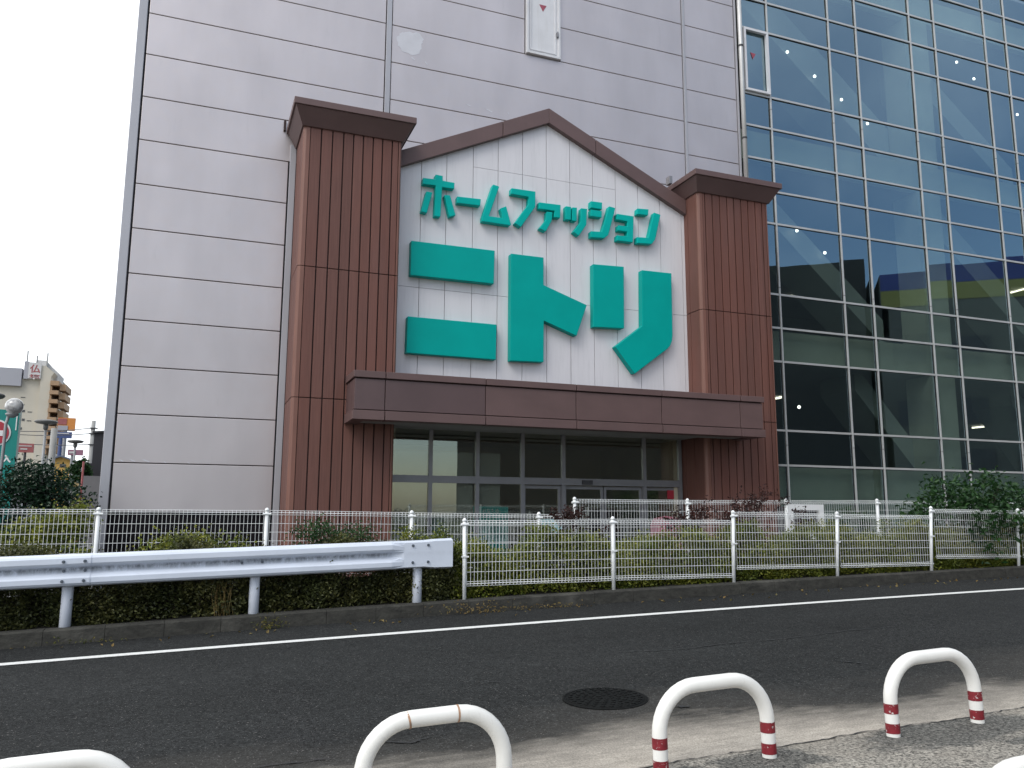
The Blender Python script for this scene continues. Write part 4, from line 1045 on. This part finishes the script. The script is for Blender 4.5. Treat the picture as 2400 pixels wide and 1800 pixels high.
b = MB(); b.box(5.63, 5.66, 13.21, 13.24, -1.42, -.15); b.box(5.98, 6.01, 13.21, 13.24, -1.42, -.15); b.build('leg', 'pole_grey', p)
p = thing('louvre_unit', 'white framed unit with dark louvres behind the back fence', 'equipment', (10.83, 12.8, -1.42))
MB().box(10.46, 11.2, 12.68, 13.0, -1.42, .16).build('casing', 'dark_clad', p)
b = MB()
for q in ((10.42, 10.53, -1.42, .20), (11.14, 11.25, -1.42, .20), (10.53, 11.14, .09, .20), (10.53, 11.14, -.45, -.36)): b.box(q[0], q[1], 12.62, 12.68, q[2], q[3])
b.build('frame', 'white', p)
b = MB()
for k in range(5): b.box(10.53, 11.14, 12.64, 12.675, -.30 + k * .075, -.285 + k * .075)
b.build('louvre', 'pole_grey', p)
shrub('leafy_shrub', 'bright green shrub behind the back fence right of the louvred unit', 'shrub', [(11.9, 12.6, -.2, .45, .3, .35, 1), (12.3, 12.6, -.35, .4, .3, .3, .6), (11.5, 12.5, -.55, .4, .3, .2, .5)], 'leaf_green', 111, (.04, .07), (11.9, 12.6, -1.42), 180, twigs=10)

# ------------------------------------------------------------------ distant street at left (eye-level heights)
def pole(name, label, cat, x, y, ztop, r, mat, group=None, top=None):
    o = thing(name, label, cat, (x, y, -1.42), group)
    MB().tube([(x, y, -1.45), (x, y, ztop)], r, 14, rr=[r * 1.15, r * .9]).build('pole', mat, o, smooth=True); return o
LG = 'mushroom street lamps in the distance'
def lamp(label, x, y, z, rd, seed):
    o = pole('street_lamp', label, 'street lamp', x, y, z - .02, .05, 'pole_grey', LG)
    MB().lathe((x, y, z), [(rd * .25, -.10), (rd * .8, -.06), (rd, .0), (rd * .9, .05), (rd * .4, .09), (.02, .10)], 24).build('lamp_head', 'lamp_head', o, smooth=True)
    MB().lathe((x, y, z - .32), [(.05, 0), (.09, .06), (.09, .2), (.06, .24)], 14).build('lamp_neck', 'lamp_head', o, smooth=True)
lamp('mushroom street lamp with a wide disc beside a thick grey pole', -5.46, 36.2, 3.45, .42, 1)
lamp('smaller mushroom street lamp above the pink sign near the store corner', -5.72, 47.2, 3.55, .39, 2)
lamp('mushroom street lamp half cut by the left picture edge', -5.12, 25.25, 3.05, .30, 3)
pole('utility_pole', 'thick pale grey pole right behind the wide disc lamp', 'pole', -5.30, 37.2, 3.3, .13, 'concrete')
o = pole('utility_pole', 'slim dark utility pole with insulators against white sky', 'pole', -5.28, 50.2, 4.95, .12, 'concrete')
b = MB()
for z in (4.2, 4.5, 3.6): b.box(-5.45, -5.05, 50.05, 50.2, z, z + .06)
b.build('crossarm', 'pole_dark', o)
o = thing('globe_lamp', 'silver globe lamp on a grey pole before the teal sign', 'street lamp', (-4.12, 21.8, -1.42))
MB().tube([(-4.12, 21.8, -1.45), (-4.10, 21.8, 2.0), (-4.06, 21.8, 2.2)], .035, 12).build('pole', 'pole_grey', o, smooth=True)
pr = [(0.19 * math.cos(t), 0.19 * math.sin(t)) for t in [math.radians(a) for a in range(-80, 91, 10)]]
MB().lathe((-3.95, 21.7, 2.40), pr, 24).build('globe', 'globe', o, smooth=True)
MB().lathe((-3.99, 21.75, 2.14), [(.05, 0), (.13, .06), (.14, .09), (.1, .11)], 18).build('collar', 'pole_grey', o, smooth=True)
o = thing('roadside_sign', 'tall teal roadside sign with a red and white round emblem', 'sign', (-4.8, 24.2, -1.42))
MB().box(-5.6, -4.245, 24.08, 24.35, -1.42, 2.57).build('panel', 'teal_panel', o)
b = MB(); b.box(-4.37, -4.285, 24.06, 24.078, 2.43, 2.455); b.box(-4.31, -4.285, 24.06, 24.078, 2.05, 2.43); b.build('border', 'white', o)
MB().tube([(-4.74, 24.079, 1.97), (-4.74, 24.06, 1.97)], .34, 40).build('emblem', 'white', o)
MB().tube([(-4.74, 24.06, 1.97), (-4.74, 24.045, 1.97)], .30, 40).build('emblem', 'red', o)
MB().box(-5.0, -4.57, 24.035, 24.045, 1.89, 2.03).build('emblem_bar', 'white', o)
text('lettering', '入', -4.54, 24.075, 1.22, .22, 'white', o, .003, fit=(.2, .2), bold=.012)
# apartment block far away
K = 2.8
ap = thing('apartment_block', 'beige apartment block with orange balconies and a rooftop sign', 'building', (-16.2 * K, 86 * K, -1.42))
Yb = 84.8 * K
def kb(x0, x1, y0, y1, z0, z1): return MB().box(x0 * K, x1 * K, Yb + y0, Yb + y1, z0 * K if z0 > -1 else -1.42, z1 * K)
kb(-26, -13.50, 0, 30, -2, 11.97).build('wall', 'beige', ap)
MB().prism_y([(-13.50 * K, -1.42), (-12.62 * K, -1.42), (-12.68 * K, 12.2 * K), (-12.45 * K, 12.6 * K), (-13.2 * K, 13.2 * K), (-13.5 * K, 13.2 * K)], Yb - 1, Yb + 25).build('wall', 'beige', ap)
kb(-24, -15.03, -1.2, 8, 11.21, 12.82).build('roof_screen', 'grey_wall', ap)
kb(-14.0, -13.3, 1, 10, 11.97, 13.80).build('penthouse', 'pale_wall', ap)
kb(-14.9, -14.55, -1, 6, 11.9, 13.5).build('penthouse', 'grey_wall', ap)
MB().prism_y([(-13.4 * K, 12.0 * K), (-12.45 * K, 12.0 * K), (-12.35 * K, 12.85 * K), (-13.3 * K, 13.75 * K)], Yb + 4, Yb + 14).build('penthouse', 'pale_wall', ap)
sgn = kb(-14.52, -13.52, -1.4, -1.0, 11.95, 13.42).build('roof_sign', 'pale_wall', ap)
text('lettering', '仏', -14.42 * K, Yb - 1.42, 12.45 * K, 2.2, 'dull_red', sgn, .02, fit=(.85 * K, .78 * K), bold=.05)
text('lettering', '壇', -14.42 * K, Yb - 1.42, 11.97 * K, 1.0, 'dull_red', sgn, .02, fit=(.85 * K, .36 * K), bold=.03)
for x, z in ((-14.84, 14.6), (-14.05, 14.2), (-13.22, 14.5)):
    MB().tube([(x * K, Yb + 1, 11.9 * K), (x * K, Yb + 1, z * K)], .17, 8).build('antenna', 'concrete', ap)
for j in range(8):
    z = 11.45 - j * .82
    kb(-12.66, -11.95, -2, 12, z - .05, z + .36 if j == 0 else z + .30).build('balcony', 'tan_orange', ap)
    kb(-11.95, -11.44 - .012 * j, 0, 10, z - .42, z + .16).build('balcony', 'tan_orange', ap)
    kb(-12.66, -12.52, -1, 11, z - .56, z - .05).build('stair_post', 'tan_orange', ap)
for x, z in ((-15.0, 10.2), (-15.0, 9.55), (-14.35, 8.9), (-14.35, 8.1)):
    kb(x, x + .35, -.1, .02, z, z + .06).build('window', 'window_dark', ap)
for x, z in ((-14.8, 8.9), (-14.75, 8.1), (-14.9, 7.3)):
    kb(x, x + .22, -.1, .02, z, z + .2).build('window', 'window_dark', ap)
# mid distance signs and houses
o = thing('billboard', 'orange billboard with red letters beyond the disc lamp', 'sign', (-8.86, 67.5, -1.42))
MB().box(-9.42, -8.3, 67.4, 67.7, 5.85, 6.78).build('panel', 'orange', o)
MB().box(-9.40, -8.85, 67.36, 67.39, 6.28, 6.72).build('band', 'dull_red', o)
MB().box(-9.40, -8.75, 67.36, 67.39, 5.86, 6.2).build('band', 'grey_wall', o)
MB().tube([(-8.9, 67.55, -1.45), (-8.9, 67.55, 5.85)], .12, 10).build('pole', 'pole_grey', o)
o = thing('billboard', 'dark blue signboard on a blue pole under the orange billboard', 'sign', (-9.0, 66.5, -1.42))
MB().box(-9.60, -8.33, 66.4, 66.6, 5.22, 5.66).build('panel', 'blue', o)
MB().box(-9.5, -8.5, 66.37, 66.39, 5.52, 5.58).build('band', 'pale_wall', o)
MB().tube([(-9.02, 66.5, -1.45), (-9.02, 66.5, 5.22)], .13, 10).build('pole', 'blue', o)
o = thing('billboard', 'faded red signboard on a dark pole beside the teal sign', 'sign', (-7.7, 45.8, -1.42))
MB().box(-8.05, -7.34, 45.75, 45.9, 2.84, 3.27).build('panel', 'dull_red', o)
b = MB(); b.box(-7.98, -7.42, 45.73, 45.745, 3.13, 3.17); b.box(-7.9, -7.6, 45.73, 45.745, 2.97, 3.03); b.build('band', 'pale_wall', o)
MB().tube([(-7.7, 45.85, -1.45), (-7.7, 45.85, 2.84)], .06, 10).build('pole', 'pole_dark', o)
o = thing('billboard', 'small pink signboard under the smaller mushroom lamp', 'sign', (-6.77, 56.3, -1.42))
MB().box(-7.18, -6.36, 56.2, 56.4, 3.40, 3.73).build('panel', 'purple', o)
b = MB(); b.box(-7.1, -6.75, 56.17, 56.19, 3.5, 3.62); b.build('band', 'pale_wall', o)
MB().tube([(-6.95, 56.3, -1.45), (-6.95, 56.3, 3.4)], .07, 10).build('pole', 'pole_grey', o)
o = thing('small_house', 'small yellow house with a blue grey gable roof far left', 'house', (-8.2, 63, -1.42))
MB().prism_y([(-8.95, -1.42), (-7.55, -1.42), (-7.55, 3.35), (-8.25, 3.62), (-8.95, 3.45)], 62.2, 66).build('wall', 'yellow', o)
MB().prism_y([(-9.1, 3.45), (-8.3, 3.72), (-7.4, 3.40), (-7.4, 3.30), (-8.3, 3.62), (-9.1, 3.35)], 61.9, 66.2).build('roof', 'roof_blue', o)
MB().box(-8.35, -8.0, 62.15, 62.19, 2.95, 3.15).build('window', 'window_dark', o)
o = thing('dark_shed', 'black clad building beside the grey wall at the store corner', 'building', (-4.4, 45, -1.42))
MB().prism_y([(-4.62, 2.33), (-4.62, 3.80), (-3.2, 3.95), (-3.2, -1.42), (-5.0, -1.42), (-5.0, 2.33)], 44.6, 49).build('wall', 'dark_clad', o)
MB().prism_y([(-4.7, 3.80), (-4.7, 3.88), (-3.2, 4.03), (-3.2, 3.95)], 44.5, 49.1).build('roof', 'pole_dark', o)
tag(MB().box(-4.75, -3.0, 42.6, 42.8, -1.42, 1.64).build('boundary_wall', 'grey_fence'), 'plain grey boundary wall below the black building', 'wall')
tag(MB().tube([(-4.52, 40.5, -1.45), (-4.52, 40.5, 2.18)], .045, 10).build('marker_pole', 'dull_red'), 'thin dull red pole in front of the grey boundary wall', 'pole')
# overhead wires between the far poles
def wire(x0, y0, z0, x1, y1, z1, sag, r=.018):
    return [(x0 + (x1 - x0) * t, y0 + (y1 - y0) * t, z0 + (z1 - z0) * t - sag * 4 * t * (1 - t)) for t in [k / 10 for k in range(11)]]
b = MB()
for k, z in enumerate((4.55, 4.25, 3.65)): b.tube(wire(-5.3, 50.2, z, -16, 62, z + 1.4 + .25 * k, .5), .022, 4)
tag(b.build('overhead_wires', 'pole_dark'), 'thin overhead wires running left from the slim dark utility pole', 'wires')
# low buildings and foliage closing the street's far end
tag(MB().box(-60, -12, 120, 135, -1.45, 3.4).build('far_building', 'grey_wall'), 'low grey building far behind the teal sign', 'building')
o = shrub('leafy_bush', 'green bush beside the black building at the store corner', 'bush', [(-5.0, 43.6, 1.9, .5, .4, .5, 1), (-5.2, 43.6, 1.2, .8, .5, .7, 1)], 'leaf_green', 121, (.10, .18), (-5.0, 43.6, -1.42), 140, twigs=10)

# ------------------------------------------------------------------ block across the street (seen in the glass)
ac = thing('street_block', 'long grey block with navy and olive bands reflected in the glass wing', 'building', (33, -6, -1.6))
def slab(p0, p1, z0, z1, th, name, mat, parent, off=0.0):
    a = Vector((p0[0], p0[1], 0)); c = Vector((p1[0], p1[1], 0)); d = (c - a).normalized(); n_ = Vector((d.y, -d.x, 0))
    f0, f1 = a - n_ * off, c - n_ * off
    q = [f0, f1, f1 + n_ * th, f0 + n_ * th]
    return MB().prism_z([(v.x, v.y) for v in q], z0, z1).build(name, mat, parent)
slab((16, -17.9), (36.6, -1.95), -1.6, 14.95, 10, 'wall', 'street_dark', ac)
slab((36.7, -1.5), (43.3, 4.0), -1.4, 14.0, 10, 'wall', 'street_wall', ac)
slab((36.72, -1.48), (43.28, 3.98), 13.05, 14.05, .1, 'navy_band', 'navy', ac, .03)
slab((36.72, -1.48), (43.28, 3.98), 12.05, 13.04, .1, 'olive_band', 'olive', ac, .03)
for k in range(3):
    for j, z in enumerate((2.0, 5.2, 8.4)):
        t0 = .08 + k * .32; t1 = t0 + .2
        slab((36.7 + 6.6 * t0, -1.5 + 5.5 * t0), (36.7 + 6.6 * t1, -1.5 + 5.5 * t1), z, z + 1.4, .08, 'window', 'window_dark', ac, .03)
